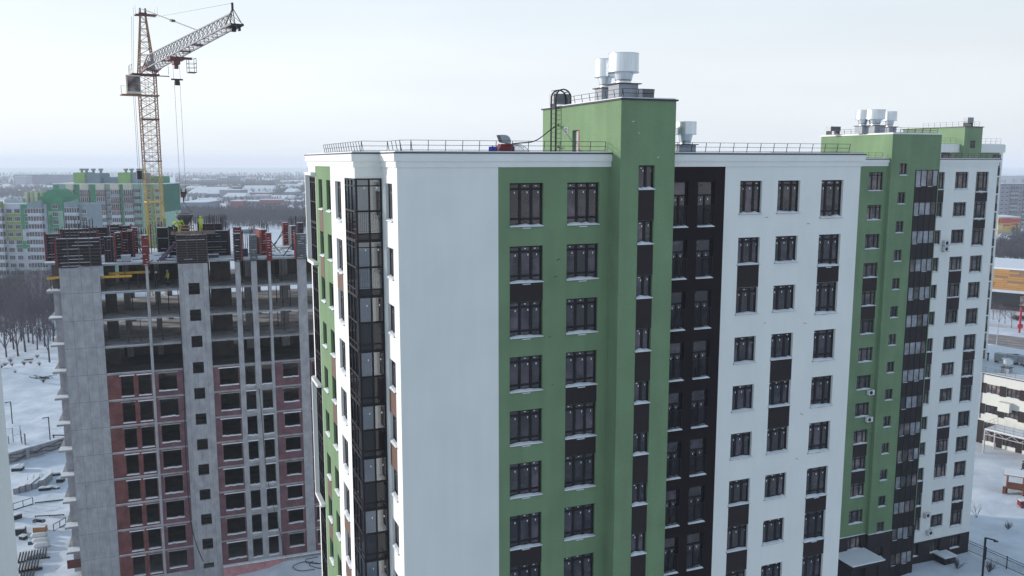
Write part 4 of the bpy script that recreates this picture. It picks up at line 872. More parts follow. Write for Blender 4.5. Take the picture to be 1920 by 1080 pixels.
# cab on the left of the mast
zc0, zc1 = zat(250, 178, CY), zat(250, 144, CY)
b = MB(); y0, y1 = -2.75, -1.02; x0, x1 = -.3, 1.6
b.box(x0, x1, y0, y1, zc0, zc0+.25); b.box(x0, x1, y0, y1, zc1-.15, zc1); b.box(x0, x1-.06, y0, y0+.08, zc0+.251, zc1-.151); b.box(x0, x0+.08, y0+.081, y1, zc0+.251, zc1-.151)
for y in (y0+.082, y1-.08): b.box(x1-.1, x1, y, y+.08, zc0+.251, zc1-.151)
cab = b.build('cab', mat('cream_cab_paint', (.55, .53, .48), .6, .15, 2), crane)
b = MB(); b.box(x1-.05, x1-.03, y0+.17, y1-.085, zc0+.255, zc1-.155); b.build('windscreen', PANE2, cab)
b = MB(); b.box(x1-.02, x1+.02, y0+.17, y1-.085, zc0+1.05, zc0+1.1); b.build('glazing_bar', FRAME, cab)
b = MB(); b.box(-.6, 1.2, -3.3, 1.25, zc0-.2, zc0-.04); b.bar((.6, -3.25, zc0), (.6, -3.25, zc0+1.0), .04); b.bar((.6, -3.25, zc0+1), (.6, -2.8, zc0+1), .04); b.build('cab_gallery', RUST, crane)
# tower head
zh = zat(268, 12, CY); b = MB()
for sx in (-1, 1):
    for sy in (-1, 1): b.bar((sx*.95, sy*.95, ZS), (sx*.22-.25, sy*.32, zh-1.1), .13)
n_ = 9
for i in range(n_):
    t0, t1 = i/n_, (i+1)/n_; L_ = lambda sx, sy, t: (sx*(.95*(1-t)+.22*t)-.25*t, sy*(.95*(1-t)+.32*t), ZS+(zh-1.1-ZS)*t)
    for sx in (-1, 1): b.bar(L_(sx, -1, t0), L_(sx, 1, t0), .06); b.bar(L_(sx, -1 if i % 2 else 1, t0), L_(sx, 1 if i % 2 else -1, t1), .05)
    for sy in (-1, 1): b.bar(L_(-1, sy, t0), L_(1, sy, t0), .06); b.bar(L_(-1 if i % 2 else 1, sy, t0), L_(1 if i % 2 else -1, sy, t1), .05)
hd_ = b.build('tower_head', RUST, crane)
b = MB(); zz = zat(268, 28, CY); b.box(-.9, .7, -1.0, -.3, zz-.08, zz); b.box(-.9, .9, .3, 1.6, zz-.02, zz+.06); b.build('head_platform', DRED, crane)
b = MB()
for x, y in ((-.9, -1), (.7, -1), (.9, 1.6), (-.9, 1.6)): b.bar((x, y, zz), (x, y, zz+1.0), .02)
b.build('head_handrail', JIBC, crane)
for sy in (-.42, .22):
    b = MB(); b.lathe([(.14, -.07), (.42, -.07), (.38, 0), (.42, .07), (.14, .07)], 16); o = b.build('sheave', STEEL, crane); o.rotation_euler = (R(90), 0, 0); o.location = (-.3, sy+.1, zh-.55)
b = MB(); b.box(-.5, -.05, -.5, .5, zh-1.15, zh-.75); b.build('head_cap', DRED, crane)
# jib
ZJ = ZS+.35; jh = lambda x: 1.95-.9*x/JL; jw = lambda x: .78-.30*x/JL; NJ = 25
b = MB(); x0 = 1.0
for s_ in (-1, 1): b.bar((x0, s_*jw(x0), ZJ), (JL, s_*jw(JL), ZJ), .13)
b.bar((x0+1.2, 0, ZJ+jh(x0)), (JL-2.0, 0, ZJ+jh(JL-2)), .12)
for i in range(NJ):
    xa, xb = x0+(JL-x0)*i/NJ, x0+(JL-x0)*(i+1)/NJ; xm = min((xa+xb)/2, JL-2)
    for s_ in (-1, 1):
        if xm > x0+1: b.bar((xa, s_*jw(xa), ZJ), (xm, 0, ZJ+jh(xm)), .042, cap=False); b.bar((xm, 0, ZJ+jh(xm)), (xb, s_*jw(xb), ZJ), .042, cap=False)
    b.bar((xa, -jw(xa), ZJ), (xa, jw(xa), ZJ), .04, cap=False); b.bar((xa, (-1)**i*jw(xa), ZJ), (xb, -(-1)**i*jw(xb), ZJ), .036, cap=False)
jib = b.build('jib', JIBC, crane)
b = MB()
for s_ in (-1, 1): b.bar((.0, s_*.85, ZS+.02), (6, s_*.80, ZJ), .16); b.bar((.8, s_*.9, ZS), (3.0, s_*.2, ZJ+1.8), .12)
b.box(1.2, 3.2, -.6, .6, ZJ+.05, ZJ+.12); b.box(1.4, 2.5, -.45, .45, ZJ+.121, ZJ+.9); b.build('jib_root', DRED, crane)
b = MB(); b.lathe([(.3, -.4), (.3, .4)], 12); o = b.build('winch_drum', JIBC, crane); o.rotation_euler = (R(90), 0, 0); o.location = (3.3, 0, ZJ+.7)
for x in (19.0+5.5, 19.0+11.5, 14.5): b = MB(); b.box(x-.7, x+.7, -.6, .6, ZJ+.03, ZJ+.08); b.build('jib_walkway', DRED, crane)
b = MB(); b.box(JL-2.2, JL+.2, -.55, .55, ZJ-.16, ZJ-.02)
for s_ in (-1, 1): b.bar((JL-.2, s_*.5, ZJ), (JL-1.2, 0, ZJ+1.45), .06); b.bar((JL-2.4, s_*.5, ZJ), (JL-1.2, 0, ZJ+1.45), .06)
b.box(JL-1.5, JL-1.0, -.2, .2, ZJ-.5, ZJ-.161); b.box(JL-.4, JL-.1, .15, .35, ZJ-.55, ZJ-.161); b.bar((JL-1.2, 0, ZJ+1.3), (JL-1.2, 0, ZJ+1.9), .14); b.build('jib_tip', STEEL, crane)
tr_ = .425*JL
b = MB(); b.box(tr_-1.4, tr_+1.0, -.8, .8, ZJ-.42, ZJ-.12); b.box(tr_-.7, tr_+.5, -.35, .35, ZJ-.9, ZJ-.421); b.box(tr_-.35, tr_+.2, -.2, .2, ZJ-1.35, ZJ-.901); b.box(tr_-.2, tr_+.1, -.9, 1.7, ZJ-.3, ZJ-.05)
b.build('trolley', DRED, crane)
b = MB(); cx, cy = tr_+.4, 1.55
for dx in (-.6, .6):
    for dy in (-.4, .4): b.bar((cx+dx, cy+dy, ZJ-1.7), (cx+dx, cy+dy, ZJ-.2), .04)
for z in (-.2, -.75, -1.2):
    for a, c_ in (((-.6, -.4), (.6, -.4)), ((.6, -.4), (.6, .4)), ((.6, .4), (-.6, .4)), ((-.6, .4), (-.6, -.4))): b.bar((cx+a[0], cy+a[1], ZJ+z), (cx+c_[0], cy+c_[1], ZJ+z), .035)
b.box(cx-.62, cx+.62, cy-.42, cy+.42, ZJ-1.76, ZJ-1.69); b.build('service_basket', STEEL, crane)
zb_ = ZJ-2.6
b = MB(); b.box(tr_-.1, tr_+.1, -.62, .62, zb_, zb_+.16); b.box(tr_-.16, tr_+.16, -.25, .25, zb_-.55, zb_-.001); b.build('limit_block', STEEL, crane)
HX, HY = CX+JD[0]*.425, CY+JD[1]*.425; zhk = zat(350, 357, HY)
b = MB()
for y in (-.35, .35): b.bar((tr_, y, ZJ-1.0), (tr_, y, zb_+.1), .022, cap=False); b.bar((tr_, y*.85, zb_-.2), (tr_, y*.85, zhk), .022, cap=False)
b.build('hoist_rope', STEEL, crane)
b = MB(); b.lathe([(.12, -.45), (.26, -.38), (.33, -.05), (.25, .15), (.15, .2)], 12, (tr_, 0)); o = b.build('hook_block', mat('hook_block_paint', (.06, .04, .03), .6, .3, 3), crane); o.location = (0, 0, zhk-.35)
for y in (-.26, .26): b = MB(); b.lathe([(.1, -.06), (.3, -.06), (.3, .06), (.1, .06)], 14); o = b.build('hook_sheave', STEEL, crane); o.rotation_euler = (R(90), 0, 0); o.location = (tr_, y, zhk-.1)
b = MB(); b.bar((tr_, 0, zhk-.8), (tr_, 0, zhk-1.25), .12, n=6); b.bar((tr_, 0, zhk-1.2), (tr_+.15, 0, zhk-1.4), .08, n=6); b.build('hook', STEEL, crane)
# pendants and ropes
pa = (-.25, 0, zh-.3); xm = 31.; pm_ = (xm, 0, ZJ+jh(xm)+.1)
b = MB()
for y in (-.12, .12): b.bar((pa[0], y, pa[2]), (pm_[0], y, pm_[2]), .035, cap=False)
b.bar((pa[0], 0, zh-1.6), (JL-1.2, 0, ZJ+1.85), .022, cap=False)
for y in (-.25, -.05): b.bar((-1.0, -1.0+y, zh-1.2), (-1.1, -1.35+y, ZS), .028, cap=False); b.bar((-1.0, -1.35+y, ZS-1), (-1.0, -1.35+y, 2), .028, cap=False)
b.build('pendant_rope', STEEL, crane)
b = MB(); f_ = .62; b.box(-.6, .6, -.2, .2, -.12, .12); o = b.build('pendant_block', STEEL, crane); o.location = tuple(pa[i]+(pm_[i]-pa[i])*f_ for i in range(3)); o.rotation_euler = (0, math.atan2(pa[2]-pm_[2], pm_[0]-pa[0]), 0)
b = MB(); b.box(-.35, .35, -.3, .3, 0, 1.1); o = b.build('rope_weight', STEEL, crane); o.location = (-1.0, -1.5, zat(266, 336, CY))
# concrete bucket hanging on the hook
zr_ = zat(352, 401, HY)
bk = thing('concrete_bucket', 'grey funnel shaped concrete bucket hanging from the crane hook', 'bucket', (HX, HY, zr_), JA)
b = MB(); b.lathe([(.22, -1.75), (.42, -1.15), (.95, -.28), (.95, 0), (.88, 0), (.86, -.25)], 20, cap=False); b.build('funnel', mat('bucket_steel', (.07, .075, .085), .6, .3, 2), bk)
b = MB(); b.lathe([(.97, -.06), (1.02, -.06), (1.02, .02), (.97, .02)], 20, cap=False); b.build('rim', GREYP, bk)
b = MB()
for k in range(4): t_ = k*math.pi/2+.6; b.bar((.98*math.cos(t_), .98*math.sin(t_), -.3), (.75*math.cos(t_), .75*math.sin(t_), -1.7), .05)
for k in range(4): t_ = k*math.pi/2+.6; b.bar((.75*math.cos(t_), .75*math.sin(t_), -1.7), (.75*math.cos(t_+math.pi/2), .75*math.sin(t_+math.pi/2), -1.7), .05)
b.build('stand', STEEL, bk)
b = MB()
for y in (-.9, .9): b.bar((0, y, 0), (0, 0, zhk-1.35-zr_), .045)
b.build('sling', STEEL, bk)

# ------------------------------------------------------------------ people (skinned bodies)
HIVIS = mat('hi_vis_yellow', (.50, .60, .03), .7); DKCL = mat('dark_work_trousers', (.02, .022, .03), .8); SKIN = mat('skin', (.45, .27, .2), .6); REFL = mat('reflective_stripe', (.6, .62, .6), .4); HELM = mat('white_helmet', (.7, .7, .68), .35); CLOTH = mat('dark_winter_clothes', (.018, .018, .022), .85)
def person(label, loc, rz, pose='stand', jacket=None, legs=None, helmet=True, hood=None):
    J = {'pel': (0, 0, .95), 'ch': (0, 0, 1.32), 'nk': (0, 0, 1.5), 'hd': (0, -.02, 1.66), 'ht': (0, 0, 1.78)}
    for s_, n_ in ((-1, 'l'), (1, 'r')):
        J['hip'+n_] = (s_*.10, 0, .9); J['kn'+n_] = (s_*.12, -.03, .5); J['an'+n_] = (s_*.12, .02, .09); J['to'+n_] = (s_*.13, -.17, .04)
        J['sh'+n_] = (s_*.2, 0, 1.42); J['el'+n_] = (s_*.27, -.02, 1.13); J['wr'+n_] = (s_*.25, -.18, .95); J['ha'+n_] = (s_*.24, -.26, .9)
    if pose == 'bend':
        J.update({'pel': (0, .1, .9), 'ch': (0, -.2, 1.15), 'nk': (0, -.36, 1.2), 'hd': (0, -.5, 1.22), 'ht': (0, -.6, 1.26)})
        for s_, n_ in ((-1, 'l'), (1, 'r')): J['hip'+n_] = (s_*.1, .1, .86); J['kn'+n_] = (s_*.14, -.06, .48); J['sh'+n_] = (s_*.2, -.28, 1.2); J['el'+n_] = (s_*.26, -.42, .95); J['wr'+n_] = (s_*.2, -.6, .8); J['ha'+n_] = (s_*.18, -.67, .74)
    if pose == 'walk':
        J['knl'] = (-.11, -.2, .52); J['anl'] = (-.11, -.3, .12); J['tol'] = (-.11, -.48, .12); J['knr'] = (.11, .06, .5); J['anr'] = (.11, .3, .16); J['tor'] = (.11, .18, .05); J['wrl'] = (-.27, .05, .93); J['hal'] = (-.27, .02, .85); J['wrr'] = (.27, -.2, .95); J['har'] = (.27, -.27, .9)
    names = list(J); idx = {n_: i for i, n_ in enumerate(names)}
    E_ = [('pel', 'ch'), ('ch', 'nk'), ('nk', 'hd'), ('hd', 'ht')]
    for n_ in 'lr': E_ += [('pel', 'hip'+n_), ('hip'+n_, 'kn'+n_), ('kn'+n_, 'an'+n_), ('an'+n_, 'to'+n_), ('ch', 'sh'+n_), ('sh'+n_, 'el'+n_), ('el'+n_, 'wr'+n_), ('wr'+n_, 'ha'+n_)]
    RAD = {'pel': .17, 'ch': .19, 'nk': .075, 'hd': .115, 'ht': .07, 'hip': .125, 'kn': .085, 'an': .065, 'to': .05, 'sh': .095, 'el': .07, 'wr': .05, 'ha': .045}
    me = bpy.data.meshes.new('body'); me.from_pydata([J[n_] for n_ in names], [(idx[a], idx[b_]) for a, b_ in E_], [])
    o = bpy.data.objects.new('body', me); sc.collection.objects.link(o)
    sk = o.modifiers.new('skin', 'SKIN'); 
    if not me.skin_vertices: me.attributes.new('skin', 'FLOAT', 'POINT')
    for n_ in names:
        r_ = RAD.get(n_, RAD.get(n_[:-1], .06)); d_ = me.skin_vertices[0].data[idx[n_]]; d_.radius = (r_, r_*.9); d_.use_root = n_ == 'pel'
    o.modifiers.new('sub', 'SUBSURF').levels = 1; o.modifiers['sub'].render_levels = 1
    dg = bpy.context.evaluated_depsgraph_get(); m2 = bpy.data.meshes.new_from_object(o.evaluated_get(dg)); bpy.data.objects.remove(o)
    for m in (jacket or HIVIS, legs or DKCL, SKIN, REFL): m2.materials.append(m)
    nk = Vector(J['nk']); ax = (Vector(J['hd'])-nk).normalized(); pel = Vector(J['pel']); ta = (nk-pel).normalized()
    for p in m2.polygons:
        c = Vector(p.center); h_ = (c-pel).dot(ta); low = c.z < pel.z-.02 and h_ < .05 and abs(c.x) < .2
        k = 1 if low and (c-Vector(J['hal'])).length > .25 and (c-Vector(J['har'])).length > .25 else 0
        if (c-nk).dot(ax) > .04 and (c-Vector(J['hd'])).length < .22: k = 2
        if min((c-Vector(J['hal'])).length, (c-Vector(J['har'])).length) < .06: k = 2
        if jacket is None and k == 0 and abs(h_-.12) < .045: k = 3
        if jacket is None and k == 1 and .42 < c.z < .5: k = 3
        p.material_index = k; p.use_smooth = True
    t = thing('person', label, 'person', loc, rz); m2.name = 'body'; inst('body', m2, t)
    hd = Vector(J['hd']); b = MB(); b.lathe([(.15, 0), (.155, .02), (.135, .03), (.125, .08), (.085, .125), (.02, .145)], 14)
    o = b.build('hood' if hood else 'helmet', hood or HELM, t, smooth=True); q_ = Vector((0, 0, 1)).rotation_difference(ax); o.rotation_mode = 'QUATERNION'; o.rotation_quaternion = q_; o.location = hd+ax*.0
    f = MB(); f.lathe([(.018, 0), (.02, .03), (.01, .05)], 6); o = f.build('nose', SKIN, t); fd = Vector((0, -1, 0)) if pose != 'bend' else Vector((0, -.2, -1)).normalized(); o.location = hd+fd*.115
    return t
zpf = zpl+.055
person('worker in yellow jacket bending over left of the concrete bucket', (*wD(11.55, 2.6), zpf), YD+R(75), 'bend')
person('second worker in yellow jacket leaning in beside the bucket', (*wD(12.1, 3.1), zpf), YD+R(40), 'bend', legs=HIVIS, hood=HIVIS)
person('worker in yellow hooded jacket standing right of the concrete bucket', (*wD(14.4, 2.2), zpf), YD+R(150), 'stand', legs=HIVIS, hood=HIVIS)
person('worker with reflective stripes in the dark open top storey', (*wD(9.4, 2.2), ZD[1]), YD+R(20), 'stand', jacket=DKCL)
person('worker in dark clothes with striped vest deeper in the top storey', (*wD(10.6, 3.0), ZD[1]), YD-R(60), 'stand')
#@@5
# ------------------------------------------------------------------ near neighbour whose wall edge shows on the left border
r = ray(20, 900); K = r[:2]/r[1]*30.0
NB = thing('apartment_block', 'pale wall of a neighbouring block cut by the left picture border', 'apartment block', (float(K[0]), float(K[1]), 0), YA)
b = MB(); b.box(-14, 0, -12, 0, 0, H(.3)); b.build('white_wall', WHITE, NB); b = MB(); b.box(-14.15, .15, -12.15, .15, H(.3), H(.45)); b.build('flashing', FLASH, NB)

# ------------------------------------------------------------------ green estate on the left, 300-380 m away
def colm(name, c, rough=.85, n_=.12): return mat(name, c, rough, n_, .4, spec=.2)
EG = colm('estate_green', (.07, .26, .14)); ELG = colm('estate_pale_green', (.27, .45, .35)); EW = colm('estate_white', (.50, .53, .58)); EB = colm('estate_beige', (.58, .54, .42)); EO = colm('estate_olive', (.25, .31, .11)); EGR = colm('estate_grey', (.24, .30, .33)); EDG = colm('estate_deep_green', (.02, .13, .085)); EBR = colm('estate_brown', (.19, .12, .11)); ELIME = colm('estate_lime', (.27, .44, .16))
def far_window(key, w, h, n_=3):
    if key in WC: return WC[key]
    b = MB(); b.box(0, w, -.06, .03, 0, h, 0)
    for i in range(n_): a = .08+(w-.16)*i/n_; b.box(a+.04, a+(w-.16)/n_-.04, -.075, -.061, .1, h-.1, 1)
    b.box(-.1, w+.1, -.2, -.061, -.1, -.02, 2); WC[key] = b.mesh('window', [EW, PANE, SNOW]); return WC[key]
def far_bay(key, w, h, n_, d=1.3, par=EW, gl=True):
    if key in WC: return WC[key]
    b = MB(); b.box(0, w, -d, 0, 0, h*.36, 0); b.box(0, w, -d, 0, h*.94, h, 2); b.box(.03, w-.03, -d+.05, 0, h*.36, h*.94, 1)
    for i in range(n_+1): a = (w-.12)*i/n_; b.box(a, a+.12, -d-.02, -d+.049, h*.36, h*.94, 2)
    WC[key] = b.mesh('balcony', [par, PANE2, EW]); return WC[key]
YF2 = 365.; f2x = lambda px: (px-960)/FPX*YF2*.998
X0, X1 = f2x(104), f2x(306.5); ZR2 = zat(200, 346, YF2); NF = 13; FH2 = ZR2/NF
F2 = thing('apartment_block', 'tall green and cream block behind the crane with a deep green end wall', 'apartment block', (X0, YF2, 0)); O2 = (-X0, -YF2, 0)
b = MB(); b.box(X0, X1, YF2, YF2+19, 0, ZR2); b.build('main_wall', ELG, F2, O2)
zt_ = zat(320, 398, YF2); b = MB(); b.box(X1+.003, X1+.06, YF2+.01, YF2+19, zt_, ZR2+.1); b.build('green_end_wall', EDG, F2, O2); b = MB(); b.box(X1+.003, X1+.05, YF2+.01, YF2+19, 0, zt_-.003); b.build('pale_end_wall', ELG, F2, O2)
for a, c, m, top in ((104, 113, EG, 0), (143, 155, EG, 0), (173, 184, EG, 0), (203, 211, EGR, -2.4), (229, 235, EG, 0), (276, 290, EG, 0), (143.2, 154.8, EG, 0)):
    if a == 143.2: continue
    b = MB(); b.box(f2x(a), f2x(c), YF2-.35, YF2-.002, 0, ZR2+top+.0); b.build('green_wall_strip' if m is EG else 'grey_wall_strip', m, F2, O2)
for si, (a, c, top) in enumerate(((130, 143, 0), (155.5, 171, 0), (185, 201, .6), (212, 228, 0), (236, 252, 0))):
    w = f2x(c)-f2x(a)
    for k in range(NF):
        z = ZR2-2.0-FH2*(k+1)
        if z < 8: break
        typ = (k+si) % 4; par = EW if k % 7 in (3, 4) else (EBR if (k+si) % 3 else EGR); kk = ('bay2', si, par.name)
        o = inst('balcony', far_bay(kk, w, FH2*.98, 4, 1.3, par), F2, (f2x(a)-X0, 0, z))
    b = MB(); b.box(f2x(a), f2x(c), YF2-1.3, YF2-.003, ZR2-2.0, ZR2+.1); b.build('cream_parapet', EB, F2, O2)
wm = far_window('fw2', 1.7, 1.6)
for px in (122, 206, 256, 263, 281, 297):
    for k in range(11): inst('window', wm, F2, (f2x(px)-X0-.8, -.37, ZR2-1.2-FH2*(k+1)+.75))
b = MB(); b.box(X0-.2, X1+.2, YF2-.4, YF2+19.2, ZR2+.101, ZR2+.5); b.build('roof_snow', SNOW, F2, O2)
for a, c, e_ in ((143, 164, 190), (226, 249, 268)):
    z1 = zat(150, 323.5, YF2); b = MB(); b.box(f2x(a), f2x(c), YF2-.36, YF2+9, ZR2+.501, z1); b.build('roof_tower', ELIME, F2, O2); b = MB(); b.box(f2x(c)+.01, f2x(e_), YF2+.4, YF2+10, ZR2+.501, z1-.3); b.build('roof_tower', EGR, F2, O2)
    for px in (a+7, c-5, c+8, e_-4): b = MB(); b.lathe([(.5, z1-.31), (.5, z1+.8), (.95, z1+.9), (.95, z1+1.6)], 12, (f2x(px), YF2+4)); b.build('roof_cowl', GREYP, F2, O2)
b = MB(); b.box(f2x(191), f2x(224), YF2+3, YF2+12, ZR2+.501, zat(200, 333, YF2)); b.build('roof_house', EGR, F2, O2)
b = MB(); b.box(f2x(281), f2x(301), YF2+3, YF2+12, ZR2+.501, zat(200, 331, YF2)); b.build('roof_tower', EG, F2, O2)

YF1 = 300.; f1x = lambda px: (px-960)/FPX*YF1; XL, XR = f1x(-60), f1x(152); Z1 = zat(40, 383, YF1); FH1 = 2.68
F1 = thing('apartment_block', 'white and green block with olive patches and an arched green gable at far left', 'apartment block', (XL, YF1, 0)); O1 = (-XL, -YF1, 0)
b = MB(); b.box(XL, f1x(86), YF1, YF1+16, 0, Z1); b.build('white_wall', EW, F1, O1); b = MB(); b.box(f1x(86)+.01, XR, YF1+3, YF1+16, 0, Z1-.2); b.build('grey_wall', EGR, F1, O1)
def patch(a, c, y0, y1, m, nm, pr=.12): b = MB(); b.box(f1x(a), f1x(c), YF1-pr, YF1-.003, zat(40, y1, YF1), zat(40, y0, YF1)); b.build(nm, m, F1, O1)
patch(11, 41, 399, 451, EO, 'olive_patch'); patch(41.2, 57, 383, 430, EG, 'green_patch', .13); patch(28, 60, 451.5, 466, EG, 'green_patch', .1); patch(55, 65, 472, 484, EGR, 'grey_patch'); patch(20, 55, 506, 540, EGR, 'grey_patch'); patch(-60, -2, 385, 420, EO, 'olive_patch')
ar = MB(); xa, xb, zA, zB = f1x(70.5), f1x(116), Z1+2.6, zat(90, 356, YF1); n_ = 14
pts = [(xa, 0), (xb, 0), (xb, zA)]+[(xb-(xb-xa)*(.2+.6*i/n_), zA+(zB-zA)*math.sin(math.pi*i/n_)) for i in range(n_+1)]+[(xa, zA)]
m_ = len(pts); ar.v = [(x, YF1+1.5, z) for x, z in pts]+[(x, YF1+13, z) for x, z in pts]; ar.f = [tuple(range(m_)), tuple(range(2*m_-1, m_-1, -1))]+[(i, i+m_, (i+1) % m_+m_, (i+1) % m_) for i in range(m_)]; ar.m = [0]*len(ar.f); ar.build('arched_gable', EG, F1, O1)
b = MB(); b.box(f1x(88), f1x(116.2), YF1+1.3, YF1+1.49, 0, zat(90, 396, YF1)); b.build('pale_patch', ELG, F1, O1); b = MB(); b.box(f1x(90), f1x(106), YF1+1.1, YF1+1.29, zat(90, 434, YF1), zat(90, 403, YF1)); b.build('green_patch', EG, F1, O1)
for a, c, dep, par, nn in ((-14, 9.5, 0, EW, 5), (58, 84.5, 0, EW, 5), (118, 142, 3, EW, 5)):
    w = f1x(c)-f1x(a)
    for k in range(15):
        z = Z1-1.2-FH1*(k+1)
        if z < .3: break
        inst('glazed_bay', far_bay(('bay1', a), w, FH1*.99, nn, 1.6, par), F1, (f1x(a)-XL, dep, z))
    b = MB(); n_ = 6; zt = Z1-1.2
    pp = [(f1x(a), zt), (f1x(c), zt)]+[(f1x(c)-w*i/n_, zt+1.9+(.9*(1-i/n_)**2 if a > 0 else .3)) for i in range(n_+1)]; m_ = len(pp)
    b.v = [(x, YF1-1.6+dep, z) for x, z in pp]+[(x, YF1-.01+dep, z) for x, z in pp]; b.f = [tuple(range(m_)), tuple(range(2*m_-1, m_-1, -1))]+[(i, i+m_, (i+1) % m_+m_, (i+1) % m_) for i in range(m_)]; b.m = [0]*len(b.f); b.build('curved_parapet', EGR if a > 0 else EO, F1, O1)
wm = far_window('fw1', 2.0, 1.55, 3)
for px in (14, 29, 48):
    for k in range(15):
        z = Z1-1.2-FH1*(k+1)+.75
        if z > .5: inst('window', wm, F1, (f1x(px)-XL, -.14, z))
for k in range(14): inst('window', wm, F1, (f1x(145.5)-XL, 2.98, Z1-1.4-FH1*(k+1)+.7)); inst('window', wm, F1, (f1x(97)-XL, 1.08, Z1+.4-FH1*(k+1)+.7)) if k < 13 else 0
b = MB(); b.box(XL, f1x(70), YF1-.1, YF1+16, Z1+.003, Z1+.35); b.build('roof_snow', SNOW, F1, O1)
for i, px in enumerate((38, 45, 57, 64)): b = MB(); b.box(f1x(px), f1x(px+5.5), YF1+4+(i % 2), YF1+7, Z1+.351, zat(50, 361, YF1)+.4*(i % 2)); b.build('chimney', mat('pale_yellow_render', (.50, .52, .38), .9, .1, 1), F1, O1)
for i in range(8): b = MB(); x = f1x(2+4.2*i); b.box(x, x+.9, YF1+3, YF1+5, Z1+.351, Z1+1.6+.4*(i % 3)); b.build('roof_box', EW, F1, O1)

# ------------------------------------------------------------------ city in the haze: each building a thing
CW = colm('city_pale_wall', (.34, .36, .41)); CGY = colm('city_grey_wall', (.17, .18, .21)); CRD = colm('city_red_wall', (.30, .05, .06)); CBR = colm('city_brick_wall', (.24, .12, .10)); CBL = colm('city_blue_grey_wall', (.14, .17, .25))
def city(label, px, py, wpx, hpx, d, m, roof='flat', name='warehouse', cat='building', group='distant buildings on the plain', z=0, rz=0, band=None, wins=False):
    x, y = gp(px, py, z); s_ = y/FPX*1.01; w, h = wpx*s_, hpx*s_
    t = thing(name, label, cat, (x, y, z), rz, group)
    b = MB(); b.box(-w/2, w/2, 0, d, -.5, h); b.build('wall', m, t)
    b = MB()
    if roof == 'flat': b.box(-w/2-.3, w/2+.3, -.3, d+.3, h+.01, h+.6)
    else:
        rh = roof; b.poly([(-w/2-.5, -.6, h), (w/2+.5, -.6, h), (w/2+.5, d/2, h+rh), (-w/2-.5, d/2, h+rh)]); b.poly([(w/2+.5, d+.6, h), (-w/2-.5, d+.6, h), (-w/2-.5, d/2, h+rh), (w/2+.5, d/2, h+rh)]); b.poly([(-w/2, 0, h), (-w/2, d, h), (-w/2, d/2, h+rh-.05)]); b.poly([(w/2, 0, h), (w/2, d, h), (w/2, d/2, h+rh-.05)])
    b.build('roof', SNOW, t)
    if band: b = MB(); b.box(band[0]*w-w/2, band[1]*w-w/2, -.25, -.01, band[2]*h, band[3]*h); b.build('colour_band', band[4], t)
    if wins:
        n_ = max(3, int(w/4)); rows = max(1, int(h/3.2))
        for rr in range(rows):
            for i in range(n_):
                key = 'citywin'
                if key not in WC: q_ = MB(); q_.box(-.8, .8, -.12, -.01, 0, 1.5); WC[key] = q_.mesh('window', PANE)
                inst('window', WC[key], t, (-w/2+w*(i+.5)/n_, 0, 1+rr*3.2))
    return t
city('long white warehouse beyond the hook block', 384, 368, 62, 6, 70, CW, 7.5)
city('red ended factory block with a grey window front', 480, 391, 94, 13, 26, CGY, 'flat', 'factory', wins=True)
city('crimson end of the factory building', 442.5, 392.5, 20, 15, 20, CRD, 'flat', 'factory')
city('long crimson upper storey on the factory roof', 507, 380, 40, 5, 12, CRD, 'flat', 'factory', z=6.5)
city('pale box shaped hall standing behind the factory', 487, 379, 27, 12, 20, CW, 'flat', 'hall')
city('pale shed left of the factory box', 437, 377, 36, 8, 40, CW, 4., 'shed')
city('wide snowy roofed shed right of the factory box', 518, 378, 46, 4, 60, CW, 4., 'shed')
city('low white hall with a snow roof right of the factory', 545, 384, 30, 6, 30, CW, 'flat', 'hall')
city('dark green sided shed under a broad snowy roof', 480, 365, 56, 6, 45, colm('shed_dark_green', (.06, .10, .10)), 8., 'shed')
city('grey slab block in the haze above the left estate', 52, 352, 48, 24, 30, CBL, 'flat', 'apartment_block', 'apartment block', 'hazy slab blocks on the horizon')
city('second hazy slab block right of the grey one', 109, 350, 46, 22, 30, CBL, 'flat', 'apartment_block', 'apartment block', 'hazy slab blocks on the horizon')
city('bluish tower in front of the hazy slab block', 40, 353, 20, 22, 20, CW, 'flat', 'apartment_block', 'apartment block', 'hazy slab blocks on the horizon')
city('faint white tower on the horizon above the factory', 453.5, 345, 3.5, 10, 15, EW, 'flat', 'tower', 'tower')
city('hazy block left of the faint white tower', 432, 345, 9, 15, 30, CBL, 'flat', 'apartment_block', 'apartment block', 'hazy slab blocks on the horizon')
city('hazy twin block beside the horizon woods', 447, 341, 12, 11, 30, CBL, 'flat', 'apartment_block', 'apartment block', 'hazy slab blocks on the horizon')
city('low grey depot behind the concrete bucket', 362, 397, 48, 17, 40, CBL, 'flat', 'depot')
city('grey shed left of the factory at the wood edge', 385, 385, 36, 8, 22, CBL, 3., 'shed')
city('pale building block in the snow right of the depot', 405, 393, 30, 4, 40, CW, 3., 'shed')
city('small blue shed in the snowy yard behind the red forms', 461, 438, 17, 8, 8, CBL, 1.5, 'shed')
for i in range(95):
    if i < 60: px = rnd.uniform(345, 600); py = rnd.choice([rnd.uniform(333, 346), rnd.uniform(340, 372), rnd.uniform(346, 374)])
    elif i < 88: px = rnd.uniform(-40, 300); py = rnd.uniform(331, 372)
    else: px = rnd.uniform(1890, 1990); py = rnd.uniform(334, 345)
    s_ = (py-303)/100; kind = rnd.random()
    city('distant low building with a snowy roof among the hazy trees', px, py, rnd.uniform(12, 46)*s_*1.6, rnd.uniform(4, 9)*s_*1.4 if kind < .85 else rnd.uniform(12, 22)*s_, rnd.uniform(14, 40), rnd.choice([CW, CGY, CBL, CBR, CGY, CW]), 'flat' if kind > .5 else rnd.uniform(2, 6), 'house', rz=rnd.uniform(-.3, .3))

